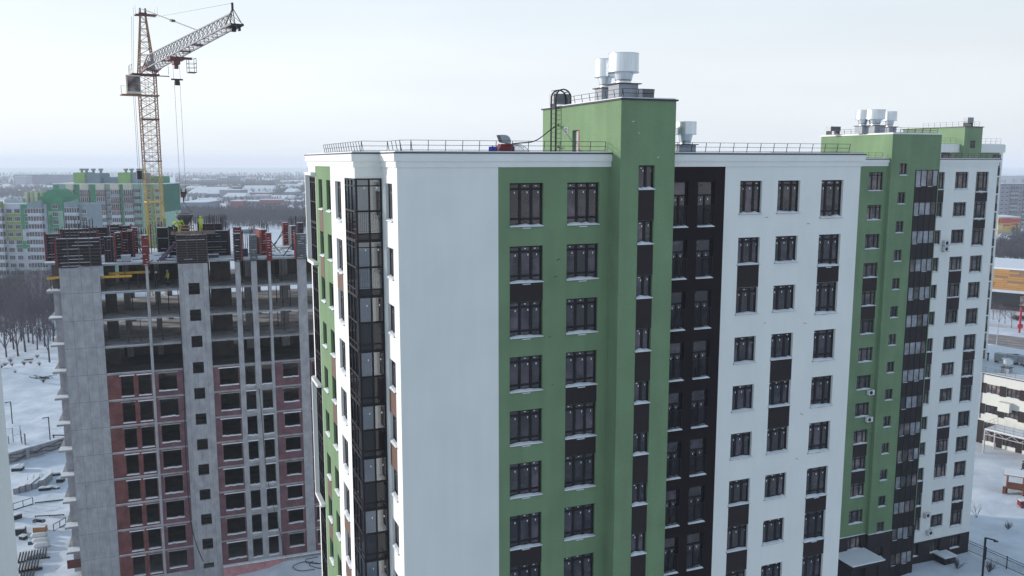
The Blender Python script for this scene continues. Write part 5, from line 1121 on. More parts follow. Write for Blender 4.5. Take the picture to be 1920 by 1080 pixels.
# ------------------------------------------------------------------ right hand background
def line_frame(p0, p1, z): a_ = gp(*p0, z); b_ = gp(*p1, z); return a_, math.atan2(b_[1]-a_[1], b_[0]-a_[0])
ZG = 1.5
# nine storey panel block
x, y = gp(1898, 427, ZG); s_ = y/FPX*1.01
PB = thing('apartment_block', 'grey nine storey panel block behind the red and yellow store', 'apartment block', (x, y, ZG)); w = 62*s_; h = 79*s_
b = MB(); b.box(-w/2, w/2+30, 0, 13, -1, h); b.build('panel_wall', colm('grey_panel', (.25, .26, .31)), PB); b = MB(); b.box(-w/2-.3, w/2+30.3, -.3, 13.3, h+.01, h+.5); b.build('roof_edge', CBL, PB)
fh = h/10.5; wq = far_window('fwp', 1.7, 1.4, 2); bq = far_bay(('bayp',), 5.2, fh*.9, 4, 1.0, CW); bd = far_bay(('bayq',), 5.2, fh*.9, 4, 1.0, CGY)
for k in range(10):
    for i, xx in enumerate((-w/2+2, -w/2+5.2)): inst('window', wq, PB, (xx, 0, 1.2+fh*k))
    for i, xx in enumerate((-w/2+8.5, -w/2+17.5, -w/2+25, -w/2+34)): inst('balcony', bq if (k+i) % 3 else bd, PB, (xx, 0, .9+fh*k))
    for xx in (-w/2+14.7, -w/2+31.5): inst('window', wq, PB, (xx, 0, 1.2+fh*k))
city('pale block whose roof clutter shows above the panel block', 1900, 345, 50, 15, 30, CW, 'flat', 'apartment_block', 'apartment block', 'distant blocks on the right')
# red and yellow store
x, y = gp(1890, 441, ZG); s_ = y/FPX*1.01
ST = thing('store', 'red and yellow store below the panel block', 'store', (x, y, ZG)); w = 41*s_; h = 33*s_
b = MB(); b.box(-w/2, w/2, 0, 20, -1, h); b.build('wall', colm('store_yellow', (.62, .42, .07)), ST)
for a, c, z0, z1, m, nm in ((.0, .1, .68, .92, CRD, 'red_panel'), (.14, .58, .68, .96, colm('store_red', (.50, .04, .06)), 'red_panel'), (.60, 1, .72, .93, colm('store_red', (.50, .04, .06)), 'red_panel'), (.24, .56, .52, .60, colm('store_red', (.50, .04, .06)), 'red_stripe'), (.6, .96, .58, .66, colm('store_red', (.50, .04, .06)), 'red_stripe'), (.0, .9, .0, .18, CW, 'pale_base'), (.0, .22, .30, .55, colm('store_cream', (.6, .55, .4)), 'cream_panel')):
    b = MB(); b.box(-w/2+a*w, -w/2+c*w, -.2, -.01, z0*h, z1*h); b.build(nm, m, ST)
b = MB(); b.box(-w/2-.3, w/2+.3, -.3, 20.3, h+.01, h+.5); b.build('roof_snow', SNOW, ST)
# timber clad hall
a0, an = line_frame((1856, 579), (1930, 586), ZG)
TH_ = thing('timber_hall', 'low hall with orange timber cladding and snowy roof across the road', 'hall', (*a0, ZG), an); y = a0[1]; s_ = y/FPX*1.01
hz0, hz1, hz2 = 34*s_, 39*s_, 77*s_; Lh = 60
b = MB(); b.box(-8, Lh, .6, 30, 0, hz0); b.build('dark_glazed_wall', SPAN, TH_)
b = MB(); b.box(-8, Lh, -1.2, 30, hz0+.01, hz1); b.build('white_fascia', EW, TH_)
b = MB(); b.box(-8, Lh, -.6, 30, hz1+.01, hz2); b.build('cladding_backing', BROWN, TH_)
wood = [mat('cladding_orange', (.43, .22, .07), .6, .15, 3), mat('cladding_amber', (.48, .27, .09), .6, .15, 3), mat('cladding_brown', (.24, .15, .09), .6, .15, 3)]
bh = (hz2-hz1)/9
for rr in range(9):
    xx = -8+rnd.uniform(0, 3)
    while xx < 26:
        l = rnd.uniform(2.5, 7.5); b = MB(); b.box(xx+.03, xx+l-.03, -.66-.02*rnd.random(), -.605, hz1+.02+bh*rr+.02, hz1+bh*(rr+1)-.01); b.build('cladding_board', rnd.choices(wood, (5, 4, 3))[0], TH_); xx += l
b = MB(); b.box(-8.3, Lh, -1.0, 30, hz2+.01, hz2+.5); b.build('roof_snow', SNOW, TH_)
for i in range(4): b = MB(); b.box(8+3.4*i, 11.2+3.4*i, .5, .58, hz0*.3, hz0*.85); b.build('window', PANE2, TH_)
b = MB(); b.box(-8, Lh, -.2, .59, 0, hz0*.22); b.build('dark_base', PLINTH, TH_)
# road
p0, p1 = gp(1855, 626, ZG), gp(1920, 633, ZG); d = np.array(p1)-np.array(p0); d /= np.hypot(*d); nn = np.array([d[1], -d[0]]); A0 = np.array(p0)-d*60; A1 = np.array(p1)+d*90
def strip(o0, o1, z, name, m):
    b = MB(); pts = [A0+nn*o0, A1+nn*o0, A1+nn*o1, A0+nn*o1]; b.poly([(p[0], p[1], z) for p in pts]); return b.build(name, m, kind='structure')
strip(0, 17, ZG+.03, 'road', mat('slushy_road', (.20, .165, .15), .8, .0, .3, .2, 4, col2=(.36, .32, .31), stretch=(1, 1, 1)))
for k, off in enumerate((2.6, 5.2, 9.5, 12.6)): strip(off, off+.8, ZG+.036, 'wheel_track', mat('wet_wheel_track', (.12, .10, .095), .6, .3, .5))
strip(-17, -12, ZG+.03, 'side_road', mat('packed_snow_road', (.50, .50, .52), .8, .15, .5))
#@@6
# ------------------------------------------------------------------ trees
BARK = mat('bare_bark', (.045, .036, .042), .9, .3, 2); FROST = mat('twig_brown', (.095, .08, .095), .9, .3, 2); BIRCH = mat('birch_bark', (.19, .17, .19), .8, .4, 3)
def bare_tree(seed, h, spread=.55, depth=5, tw=.05, n0=3):
    rr = random.Random(seed); tr = MB(); cr_ = MB()
    def grow(p, d, l, w, lev):
        q = p+d*l; w2 = w*.68; (tr if lev == 0 else cr_).bar(p, q, w*1.4, n=5 if lev < 2 else 3, w2=w2*1.4, cap=False)
        if lev >= depth: return
        k = n0 if lev < depth-1 else 3
        for i in range(k):
            f = rr.uniform(.45, 1.0) if i else 1.0; ax = Vector((rr.gauss(0, 1), rr.gauss(0, 1), rr.gauss(.15, .5))).normalized()
            nd = (d*(1-spread*.5)+ax*spread*(1 if i else .45)+Vector((0, 0, .12))).normalized(); grow(p+d*l*f, nd, l*rr.uniform(.6, .85), max(w2*(.75 if i else .95), tw*.3), lev+1)
    grow(Vector((0, 0, -.3)), Vector((rr.gauss(0, .04), rr.gauss(0, .04), 1)).normalized(), h*.34, h*.019, 0)
    return tr.mesh('trunk', BARK), cr_.mesh('crown', FROST)
TREES = [bare_tree(s_, 13, sp, 6, .045, 3) for s_, sp in ((11, .55), (12, .5), (13, .62), (14, .48))]
birch = bare_tree(21, 14, .42, 5, .05, 3)
def tree(label, x, y, h, i=None, m=None, group='bare trees on the snowy bank', rz=None):
    tm, cm = TREES[i % 4] if i is not None else birch
    t = thing('bare_tree', label, 'tree', (x, y, gz(x, y)), rnd.uniform(0, 6.28) if rz is None else rz, group); s_ = h/13; t.scale = (s_*.95, s_*.95, s_)
    a = inst('trunk', tm, t); c = inst('crown', cm, t)
    if m:
        for o in (a, c): o.material_slots[0].link = 'OBJECT'; o.material_slots[0].material = m
    return t
TL = [(34, 668, 14, 'dark leaning tree with snow at its foot at the far left'), (48, 660, 15, 'tall dark tree in the middle of the snowy bank'), (54, 643, 13, 'slim tree standing behind the middle trees of the bank'), (62, 645, 12, 'thin tree right of the middle trees'), (75, 637, 17, None), (93, 682, 13, 'tree partly hidden by the balcony slabs'), (20, 640, 13, ''), (8, 650, 12, ''), (28, 625, 13, ''), (42, 615, 14, ''), (66, 612, 14, ''), (88, 618, 15, ''), (14, 610, 13, ''), (52, 598, 13, ''), (80, 595, 14, ''), (4, 590, 13, ''), (26, 655, 13, ''), (40, 640, 14, ''), (70, 655, 12, ''), (84, 650, 14, ''), (12, 670, 12, ''), (58, 625, 14, ''), (100, 640, 13, ''), (24, 600, 13, ''), (64, 595, 13, ''), (34, 588, 12, ''), (98, 600, 14, ''), (70, 580, 12, ''), (18, 575, 12, ''), (108, 590, 14, ''), (60, 570, 12, ''), (92, 575, 13, ''), (44, 574, 11, ''), (2, 566, 12, ''), (112, 570, 13, ''), (30, 562, 11, ''), (78, 563, 12, '')]
for i, (px, py, h, lab) in enumerate(TL):
    x, y = gp(px, py)
    if lab is None: tree('pale birch with spreading branches beside the unfinished block', x, y, h, None, BIRCH)
    else: tree(lab or 'bare tree in the thicket below the left estate', x, y, h, i, rz=i*1.7)
def shrub(label, x, y, h, seed, m=FROST, name='shrub', group=None, n_=26):
    rr = random.Random(seed); b = MB(); s_ = MB()
    for i in range(n_):
        a = rr.uniform(0, 6.28); t_ = rr.uniform(.1, .8); d = Vector((math.cos(a)*t_, math.sin(a)*t_, 1)).normalized(); p = Vector((0, 0, -.05)); l = h*rr.uniform(.5, 1); q = p+d*l*.55; b.bar(p, q, h*.016, n=3, cap=False)
        for j in range(4): e_ = (d+Vector((rr.gauss(0, .4), rr.gauss(0, .4), rr.gauss(0, .25)))).normalized(); b.bar(q-d*l*.1*j, q-d*l*.1*j+e_*l*.5, h*.009, n=3, cap=False)
    return tag(b.build(name, m, None, (x, y, gz(x, y))), label, 'shrub', group)
for i, (px, py, h) in enumerate(((24, 700, 1.2), (10, 690, 1.4), (46, 695, 1.6), (82, 722, 1.5), (75, 700, 1.3), (30, 712, 1.0), (58, 688, 1.2), (4, 705, 1.3), (20, 680, 1.6), (70, 672, 1.4))): x, y = gp(px, py); shrub('low bare shrub poking through the snow of the bank', x, y, h, 40+i, group='shrubs on the snowy bank')
b = MB(); b.bar((0, 0, .1), (2.6, -.9, .55), .22, n=6); x, y = gp(46, 675); tag(b.build('fallen_log', BARK, None, (x, y, gz(x, y))), 'fallen dark log lying below the tall trees of the bank', 'log')
x, y = gp(80, 717); b = MB()
for i in range(14): a = rnd.uniform(0, 6.28); b.bar((rnd.uniform(-2.5, 2.5), rnd.uniform(-.6, .6), .05), (rnd.uniform(-3, 3), rnd.uniform(-.8, .8), rnd.uniform(.2, .8)), .09, n=4)
tag(b.build('brush_pile', BARK, None, (x, y, gz(x, y))), 'dark heap of cut branches at the foot of the bank', 'brush pile')
# woodland seen as one mass
NR = np.random.RandomState(5); V = []; Fc = []
def wood_patch(pxa, pxb, pya, pyb, n_, hmin, hmax, zz=0.):
    for _ in range(n_):
        px = NR.uniform(pxa, pxb); py = NR.uniform(pya, pyb); x, y = gp(px, py, zz); h = NR.uniform(hmin, hmax); i = len(V)
        V.extend([(x-.12, y, zz-.3), (x+.12, y, zz-.3), (x, y, zz+h)]); Fc.append((i, i+1, i+2))
        for k in range(26):
            t_ = NR.uniform(.22, 1); a = NR.uniform(0, 6.28); r0 = h*.34*math.sin(math.pi*min(1, t_*.75+.22)); e_ = r0*NR.uniform(.5, 1.1); bx, by, bz = x, y, zz+h*t_*.72; wv = h*.012; i = len(V)
            V.extend([(bx-wv*math.sin(a), by+wv*math.cos(a), bz), (bx+wv*math.sin(a), by-wv*math.cos(a), bz), (bx+e_*math.cos(a), by+e_*math.sin(a), bz+e_*NR.uniform(.5, 1.4))]); Fc.append((i, i+1, i+2))
            i = len(V); V.extend([(bx, by, bz-wv*1.5), (bx, by, bz+wv*1.5), (bx+e_*math.cos(a+.5), by+e_*math.sin(a+.5), bz+e_*NR.uniform(.3, 1.2))]); Fc.append((i, i+1, i+2))
wood_patch(330, 620, 402, 420, 1500, 7, 12); wood_patch(380, 620, 420, 430, 220, 4, 8); wood_patch(-30, 300, 336, 375, 2000, 9, 14); wood_patch(330, 620, 332, 366, 3400, 8, 14); wood_patch(330, 620, 366, 394, 620, 6, 10)
wood_patch(-80, 600, 326, 336, 900, 9, 15); wood_patch(1860, 1990, 462, 492, 330, 5, 9, 1.5); wood_patch(1896, 1990, 440, 470, 120, 7, 11, 1.5); wood_patch(1870, 1990, 334, 345, 260, 9, 14, 1.5); wood_patch(-40, 118, 535, 600, 260, 6, 11); wood_patch(-20, 116, 560, 640, 90, 3, 6)
me = bpy.data.meshes.new('woodland'); me.from_pydata(V, [], Fc); me.materials.append(mat('far_twigs', (.05, .045, .065), .95, .35, .05)); o = inst('woodland', me, kind='stuff'); o['label'] = 'dark leafless woods across the snowy plain'; o['category'] = 'woods'
# two spruces by the store
def spruce(label, px, py, h):
    x, y = gp(px, py, ZG); t = thing('spruce_tree', label, 'tree', (x, y, ZG)); b = MB(); b.bar((0, 0, 0), (0, 0, h*.9), .3, n=6, w2=.05); b.build('trunk', BARK, t)
    b = MB(); rr = random.Random(px)
    for k in range(26):
        z = h*(.1+.88*k/26); r_ = h*.2*(1-k/27)+.12
        for i in range(13): a = rr.uniform(0, 6.28); e_ = r_*rr.uniform(.7, 1.15); b.poly([(0, 0, z+.25), (e_*math.cos(a-.28), e_*math.sin(a-.28), z-.35*e_), (e_*1.12*math.cos(a), e_*1.12*math.sin(a), z-.5*e_), (e_*math.cos(a+.28), e_*math.sin(a+.28), z-.35*e_)])
    b.build('crown', mat('spruce_needles', (.028, .04, .036), .9, .4, 1.5), t)
spruce('left dark spruce below the red and yellow store', 1873, 478, 9.5); spruce('right dark spruce below the red and yellow store', 1886, 476, 8.5)

# ------------------------------------------------------------------ kindergarten on the right
P1 = gp(1830.5, 828.4, ZG); P2 = gp(1920, 851.8, ZG); SA = math.atan2(P2[1]-P1[1], P2[0]-P1[0])
SCH = thing('school_building', 'low cream building with brown panels and snowy flat roof', 'school', (*P1, ZG), SA)
CREAM = plaster('cream_render', (.62, .62, .585), .03); XS0, XS1, SH = -16., 15., 11.6
hs_ = []; segs = [(-11.4, -9.3), (-8.3, -6.2), (-5.2, -3.1), (-2.1, -.3), (1.0, 3.08), (4.1, 6.18), (7.2, 9.3), (10.3, 12.4)]
for a, c in segs: hs_ += [(a, c, 8.55, 10.1), (a, c, 5.15, 6.65), (a, c, .5, 3.7)]
b = MB(); facade(b, fr(0), XS0, XS1, 0, SH, hs_); facade(b, lf(XS0), 0, 24, 0, SH, []); facade(b, lf(XS1), 0, 24, 0, SH, []); facade(b, fr(24), XS0, XS1, 0, SH, []); b.build('cream_wall', CREAM, SCH)
for a, c in segs:
    for z0, z1 in ((8.55, 10.1), (5.15, 6.65), (.5, 3.7)):
        fm, ps, sm, nm = win_meshes(c-a, z1-z0, (.33, .67), .5 if z0 < 1 else None, .75 if z0 < 1 else None, sticker=False); f = inst('window', fm, SCH, (a, 0, z0))
        key = ('spane', round(c-a, 2), z0)
        if key not in WC: p = MB(); p.box(.04, c-a-.06, .185, .2, .06, z1-z0-.04); WC[key] = p.mesh('pane', PANE2)
        inst('pane', WC[key], f); inst('snow', nm, f)
for i in range(len(segs)-1):
    a, c = segs[i][1]+.02, segs[i+1][0]-.02
    for z0, z1 in ((8.5, 10.2), (5.0, 6.75), (.0, 3.85)): b = MB(); b.box(a, c, -.05, -.004, z0, z1); b.build('brown_panel', BROWNP, SCH)
b = MB(); b.box(-.02, .22, -.2, -.06, 4.2, SH+.2); b.build('downpipe', GREYP, SCH)
b = MB(); b.box(XS0-.1, XS1+.1, -.1, 24.1, SH+.003, SH+.12); b.build('flashing', FLASH, SCH); b = MB(); b.box(XS0+.1, XS1-.1, .1, 23.9, SH+.123, SH+.2); b.build('roof_snow', SNOW, SCH)
railing(SCH, [(XS0+.5, .5), (XS1-.5, .5)], SH+.2, .8, 1.6); railing(SCH, [(4.2, 3.2), (4.2, 6)], SH+.2, .01, 1.6) if False else None
b = MB(); b.box(3.4, 5.2, -1.0, -.06, 6.3, 7.8); b.build('white_box', CREAM, SCH)
sw = lambda x, y: (P1[0]+x*math.cos(SA)-y*math.sin(SA), P1[1]+x*math.sin(SA)+y*math.cos(SA))
ZSR = ZG+SH+.2
for i, (px, py, lab) in enumerate(((1876, 680, 'dark round cooling unit at the left of the school roof'), (1898, 682, 'cooling unit in the middle of the school roof'), (1909, 683, 'grey unit beside the middle cooling unit on the school roof'), (1930, 688, 'unit at the right edge on the school roof'))):
    x, y = gp(px, py, ZSR); cond(lab, 0, 0, ZSR, 1.7, 1.2, 1.3, rz=SA, loc=(x, y), leg=.35, group='units on the school roof')
x, y = gp(1887, 699, ZSR); roof_vent('exhaust_fan', 'pale mushroom fan on a frame near the school roof edge', 'exhaust fan', (x, y, ZSR), .85, .7, .9, 'fans on the school roof', SA)
x, y = gp(1852, 676, ZSR); b = MB(); b.lathe([(.12, 0), (.12, 1.2), (.2, 1.2), (.2, 1.35)], 10); tag(b.build('vent_pipe', STEEL, None, (x, y, ZSR)), 'thin dark vent pipe alone on the snowy school roof', 'pipe')
t = thing('entrance_canopy', 'white steel truss canopy with snow in front of the school', 'canopy', (*P1, ZG), SA)
WST = mat('white_steel', (.40, .39, .41), .5); b = MB(); b.box(3.4, 12, -4.6, -.6, 3.75, 3.9); b.build('deck', WST, t); b = MB(); b.box(3.4, 12, -4.6, -.6, 3.903, 4.02); b.build('snow', SNOW, t)
b = MB(); b.bar((3.4, -4.6, 3.1), (12, -4.6, 3.1), .1)
for i in range(8): x0 = 3.4+1.07*i; b.bar((x0, -4.6, 3.1 if i % 2 else 3.75), (x0+1.07, -4.6, 3.75 if i % 2 else 3.1), .07)
b.bar((3.4, -4.6, 3.1), (3.4, -.6, 3.1), .1); b.bar((3.4, -4.6, 3.1), (3.4, -2.6, 3.75), .07); b.bar((3.4, -2.6, 3.75), (3.4, -.6, 3.1), .07); b.build('truss', WST, t)
for x0, y0 in ((3.45, -4.5), (3.45, -1.2), (11.9, -4.5)): b = MB(); b.bar((x0, y0, 0), (x0, y0, 3.74), .17, n=8); b.build('post', WST, t)
n0 = set(bpy.data.objects); railing(t, [(3.5, -.8), (3.5, -4.5), (12, -4.5)], 4.0, 1.1, 1.4)
# ------------------------------------------------------------------ playground, people, fence, lamps on the right
RW = mat('orange_brown_timber', (.15, .06, .04), .7, .25, 3)
x, y = gp(1887, 925, ZG); pl = thing('play_house', 'orange brown wooden play house with snow on its roof', 'play house', (x, y, ZG), R(-30), 'wooden play structures')
for px_ in (0, 2.0, 4.4):
    for py_ in (0, 1.8): b = MB(); b.bar((px_, py_, 0), (px_, py_, 2.7 if px_ < 3 else 3.4), .17); b.build('post', RW, pl)
b = MB(); b.box(-.1, 4.5, -.1, 1.9, .75, .87); b.build('floor', RW, pl)
for i in range(3): b = MB(); b.box(-.05, 4.45, -.12, -.06, .95+.28*i, 1.18+.28*i); b.build('plank', RW, pl)
for i in range(3): b = MB(); b.box(-.12, -.06, -.05, 1.85, .95+.28*i, 1.18+.28*i); b.build('plank', RW, pl)
b = MB(); b.prism([(-.5, -.5), (2.6, -.5), (2.6, 2.3), (-.5, 2.3)], 2.71, 2.84); b.build('roof', WOOD, pl); b = MB(); b.box(-.48, 2.55, -.48, 2.27, 2.843, 2.98); b.build('snow', SNOW, pl); b = MB(); b.box(3.2, 5.6, -.5, 2.3, 3.41, 3.6); b.build('snow', SNOW, pl)
b = MB(); b.box(-.5, -.1, -.3, .5, 0, .8); b.build('step', RW, pl)
x, y = gp(1918, 951, ZG); t = thing('play_car', 'dark red wooden play piece at the right border', 'play structure', (x, y, ZG), 0, 'wooden play structures'); b = MB(); b.box(-.6, 1.4, -.4, .4, .25, .95); b.build('body', mat('dark_red_paint', (.16, .012, .02), .4), t); b = MB(); b.box(-.55, 1.35, -.38, .38, .953, 1.03); b.build('snow', SNOW, t)
for xx in (-.3, 1.0): b = MB(); b.lathe([(.28, -.05), (.28, .05)], 14); o = b.build('wheel', RW, t); o.rotation_euler = (R(90), 0, 0); o.location = (xx, -.46, .28)
x, y = gp(1917, 886, ZG); person('person in dark winter clothes walking across the snowy yard', (x, y, gz(x, y)+.0), R(60), 'walk', CLOTH, CLOTH, hood=CLOTH)
p0 = np.array(wA(75.9, 28.6)); p1 = np.array(gp(1930, 1086, ZG)); dv = p1-p0; Lf = float(np.hypot(*dv)); t = thing('yard_fence', 'dark picket fence running from the block corner into the yard', 'fence', (*map(float, p0), ZG), math.atan2(dv[1], dv[0]))
for i in range(int(Lf/2.6)+1): b = MB(); b.box(2.6*i-.04, 2.6*i+.04, -.04, .04, -.2, 1.55); b.build('post', STEEL, t)
b = MB(); [b.bar((0, 0, z), (Lf, 0, z), .05) for z in (.2, 1.15, 1.4)]; b.build('rail', STEEL, t, kind='stuff')
b = MB()
for i in range(int(Lf/.14)): b.bar((.14*i, 0, .2), (.14*i, 0, 1.15), .022, n=4, cap=False)
b.build('pickets', STEEL, t, kind='stuff')
r = ray(1848, 1008); k = 88.5/r[1]; P = r*k; LX, LY = float(P[0]), float(P[1]); lz = float(P[2]+CZ)
t = thing('street_lamp', 'tall black lamp post with short right angled arm at bottom right', 'street lamp', (LX, LY, ZG)); b = MB(); b.bar((0, 0, 0), (0, 0, lz-ZG), .16, n=8); b.build('pole', STEEL, t); b = MB(); b.bar((0, 0, lz-ZG-.03), (.95, -.25, lz-ZG-.2), .12, n=6); b.build('arm', STEEL, t); b = MB(); b.box(.75, 1.2, -.36, -.18, lz-ZG-.36, lz-ZG-.24); b.build('lamp_head', STEEL, t)
x, y = gp(1868, 655, ZG); t = thing('street_lamp', 'grey double armed street lamp beside the road', 'street lamp', (x, y, ZG)); hl_ = (655-600)*y/FPX
b = MB(); b.bar((0, 0, 0), (0, 0, hl_), .2, n=8, w2=.13); b.build('pole', GREYP, t)
for s_ in (-1, 1):
    b = MB(); pr = None
    for i in range(9): q_ = i/8; p = (s_*(.05+(2.6 if s_ > 0 else 1.1)*q_), 0, hl_+2.5*math.sin(q_*1.5)); b.bar(pr, p, .11, n=5, cap=False) if pr else 0; pr = p
    b.build('arm', GREYP, t); b = MB(); b.box(pr[0]-.1*s_ if s_ > 0 else pr[0]-.6, pr[0]+.6 if s_ > 0 else pr[0]+.1, -.12, .12, pr[2]-.06, pr[2]+.08); b.build('lamp_head', GREYP, t)
x, y = gp(1911, 624, ZG); t = thing('sign_post', 'red sign post with round disc and short arms beyond the road', 'sign post', (x, y, ZG)); RP = mat('sign_red', (.50, .02, .04), .5)
b = MB(); b.box(-.22, .22, -.15, .15, 0, 7.0); b.build('post', RP, t); b = MB(); b.lathe([(.75, -.1), (.75, .1)], 18); o = b.build('disc', RP, t); o.rotation_euler = (R(90), 0, 0); o.location = (0, -.2, 1.9); b = MB(); b.box(-.8, .9, -.1, .1, 4.6, 4.8); b.box(-.6, .8, -.1, .1, 6.0, 6.15); b.build('arms', RP, t)
def car(label, px, py, rz, m):
    x, y = gp(px, py, ZG); t = thing('parked_car', label, 'car', (x, y, ZG), rz); b = MB()
    b.v = [(x_, y_, z_) for y_ in (-.85, .85) for x_, z_ in ((-2.2, .35), (2.2, .35), (2.2, .75), (1.2, .95), (.6, 1.42), (-1.2, 1.45), (-2.0, 1.0), (-2.2, .9))]; b.f = [tuple(range(7, -1, -1)), tuple(range(8, 16))]+[(i, (i+1) % 8, (i+1) % 8+8, i+8) for i in range(8)]; b.m = [0]*10; b.build('body', m, t)
    for y_ in (-.86, .845): b = MB(); b.poly([(-1.7, y_, 1.0), (.95, y_, 1.0), (.5, y_, 1.36), (-1.1, y_, 1.38)]); b.build('side_window', PANE, t)
    for x_ in (-1.35, 1.35):
        for y_ in (-.87, .87): b = MB(); b.lathe([(.33, -.1), (.33, .1)], 14); o = b.build('wheel', STEEL, t); o.rotation_euler = (R(90), 0, 0); o.location = (x_, y_, .33)
    b = MB(); b.poly([(-1.2, -.8, 1.456), (.6, -.8, 1.426), (.6, .8, 1.426), (-1.2, .8, 1.456)]); b.build('snow', SNOW, t)
car('dark car parked in front of the timber hall', 1913, 600, 0, mat('dark_car_paint', (.02, .02, .025), .3)); car('light car parked left below the red and yellow store', 1880, 443, 0, mat('silver_car_paint', (.4, .4, .42), .3)); car('dark car parked right below the red and yellow store', 1896, 446, .1, mat('dark_car_paint', (.02, .02, .025), .3))
for i, (px, py, h, lab) in enumerate(((1795, 1066, 1.6, 'small bare shrub left of the black lamp post'), (1854, 1072, 1.9, 'bare shrub between the lamp post and the fence'), (1890, 993, 1.3, 'round bare shrub alone in the snowy yard'), (1831, 970, 2.6, 'thin leafless sapling right of the second block'))): x, y = gp(px, py, ZG); shrub(lab, x, y, h, 80+i, n_=24 if i < 3 else 3)
for i, (px, py) in enumerate(((1896, 615), (1862, 600), (1884, 607), (1874, 604))): x, y = gp(px, py, ZG); tree('young bare tree between the road and the timber hall', x, y, 5.5, i, group='young trees by the road')

# ------------------------------------------------------------------ building site yard on the left
def lamp(label, px, py, top):
    x, y = gp(px, py); h = (py-top)*y/FPX*1.03; t = thing('street_lamp', label, 'street lamp', (x, y, gz(x, y)), 0, 'lamps in the yard'); b = MB(); b.bar((0, 0, 0), (0, 0, h), .13, n=6); b.build('pole', STEEL, t); b = MB(); b.bar((.04, 0, h-.05), (-.95, -.1, h-.16), .1, n=6); b.build('arm', STEEL, t)
    b = MB(); b.box(-1.0, -.7, -.16, -.02, h-.25, h-.17); b.build('lamp_head', STEEL, t)
lamp('farther thin lamp post with left arm in the snowy yard', 23.5, 797, 754); lamp('nearer lamp post with left arm beside the balcony slabs', 94, 824, 779)
x, y = gp(16, 830); t = thing('exercise_bars', 'set of thin exercise bars standing in the snow', 'exercise bars', (x, y, gz(x, y)), R(-28))
for i, (dx, dy, h) in enumerate(((.4, .6, 2.6), (.5, 1.9, 2.6), (1.3, 1.4, 2.3), (2.1, 1.0, 2.2), (.6, -.3, 1.2), (2.5, .8, 1.2), (3.6, .6, 2.1), (4.0, .5, 2.1), (.2, -.1, 1.4))): b = MB(); b.bar((dx, dy, 0), (dx, dy, h), .09, n=6); b.build('post', mat('blue_grey_post', (.16, .17, .21), .5), t)
for p, q_ in (((-1, .4, 2.3), (.4, .6, 2.5)), ((.4, .6, 1.2), (.5, 1.9, 1.2)), ((2.1, 1, 1.1), (3.6, .6, 1.1)), ((-1, .1, 1.0), (.6, -.3, 1.0))): b = MB(); b.bar(p, q_, .06, n=6); b.build('bar', GREYP, t)
b = MB(); b.box(3.6, 4.0, .5, .56, .8, 1.5); b.build('red_board', mat('dull_red_board', (.25, .08, .09), .7), t)
p0 = np.array(gp(10, 872)); p1 = np.array(gp(125, 838)); dv = p1-p0; Lw = float(np.hypot(*dv)); t = thing('site_wall', 'grey retaining wall with cables across the yard', 'wall', (*map(float, p0), 0), math.atan2(dv[1], dv[0]))
for i in range(int(Lw/3)+2): b = MB(); b.box(3*i+.02, 3*i+2.98, 0, .25, -.3, 1.7); b.build('wall_panel', CONC, t)
b = MB(); b.box(0, Lw+5, -.03, .28, 1.702, 1.85); b.build('snow', SNOW, t)
for k in range(3):
    b = MB(); pr = None
    for i in range(30): s_ = i/29; p = (Lw*s_, -.12-.04*k, 1.1-.3*k+.22*math.sin(9*s_+k*2)+.1*math.sin(23*s_)); b.bar(pr, p, .07, n=5, cap=False) if pr else 0; pr = p
    b.build('cable', STEEL, t)
for x_ in (3.2, 10.5): b = MB(); b.box(x_, x_+.5, -.5, -.2, 0, 1.9); b.build('post', CONC if x_ < 5 else mat('reddish_board', (.20, .12, .11), .8), t)
def block(name, label, cat, px, py, w, d, h, m, rz=0, snow=.12, group=None):
    x, y = gp(px, py); z = gz(x, y); t = thing(name, label, cat, (x, y, z-.1), rz, group); b = MB(); b.box(-w/2, w/2, 0, d, 0, h+.1); b.build('body', m, t)
    n_ = MB(); k = 6
    for i in range(k): xa, xb = -w/2+w*i/k, -w/2+w*(i+1)/k; n_.box(xa, xb, .0, d, h+.102, h+.1+snow*rnd.uniform(.7, 1.3))
    n_.build('snow', SNOW, t); return t
block('bin', 'dark open bin with a thick cap of snow by the wall', 'bin', 31, 884, 1.5, 1.1, .6, STEEL, R(8), .35)
sl_ = MB(); sl_.v = [(x_, y_, z_) for z_ in (0, 1) for x_, y_ in ((0, 0), (.62, 0), (2.0, 2.9), (2.2, 5.2), (1.58, 5.2), (1.38, 2.9))]; sl_.f = [(5, 4, 3, 2, 1, 0), (6, 7, 8, 9, 10, 11)]+[(i, (i+1) % 6, (i+1) % 6+6, i+6) for i in range(6)]; sl_.m = [0, 1]+[0]*6; slm = sl_.mesh('concrete_element', [CONC, SNOW])
for i in range(5): px = 25+12.0*i; x, y = gp(px, 928-3.2*i); o = inst('concrete_element', slm, None, (x, y, gz(x, y)-.05), R(33)); o.scale = (1, .9, 1.0+.1*(i % 3)); tag(o, 'snowy cranked concrete element in the stacked row' if 0 < i < 4 else ('leftmost snowy cranked concrete element of the row' if i == 0 else 'rightmost and brightest cranked concrete element of the row'), 'concrete element', 'row of cranked concrete elements')
block('timber_crate', 'orange brown plywood crate with a tarpaulin on top', 'crate', 73, 1000, 1.45, .9, .9, mat('plywood', (.42, .22, .09), .8, .2, 4), R(6), .02)
x, y = gp(72, 994); b = MB(); pr = None
for i in range(22): a = 6.28*i/21; p = (.75*math.cos(a), .3+.35*math.sin(a), 1.02+.06*math.sin(3*a)); b.bar(pr, p, .16, n=6, cap=False) if pr else 0; pr = p
tag(b.build('hose', STEEL, None, (x, y, gz(x, y))), 'coil of thick black hose lying on the plywood crate', 'hose')
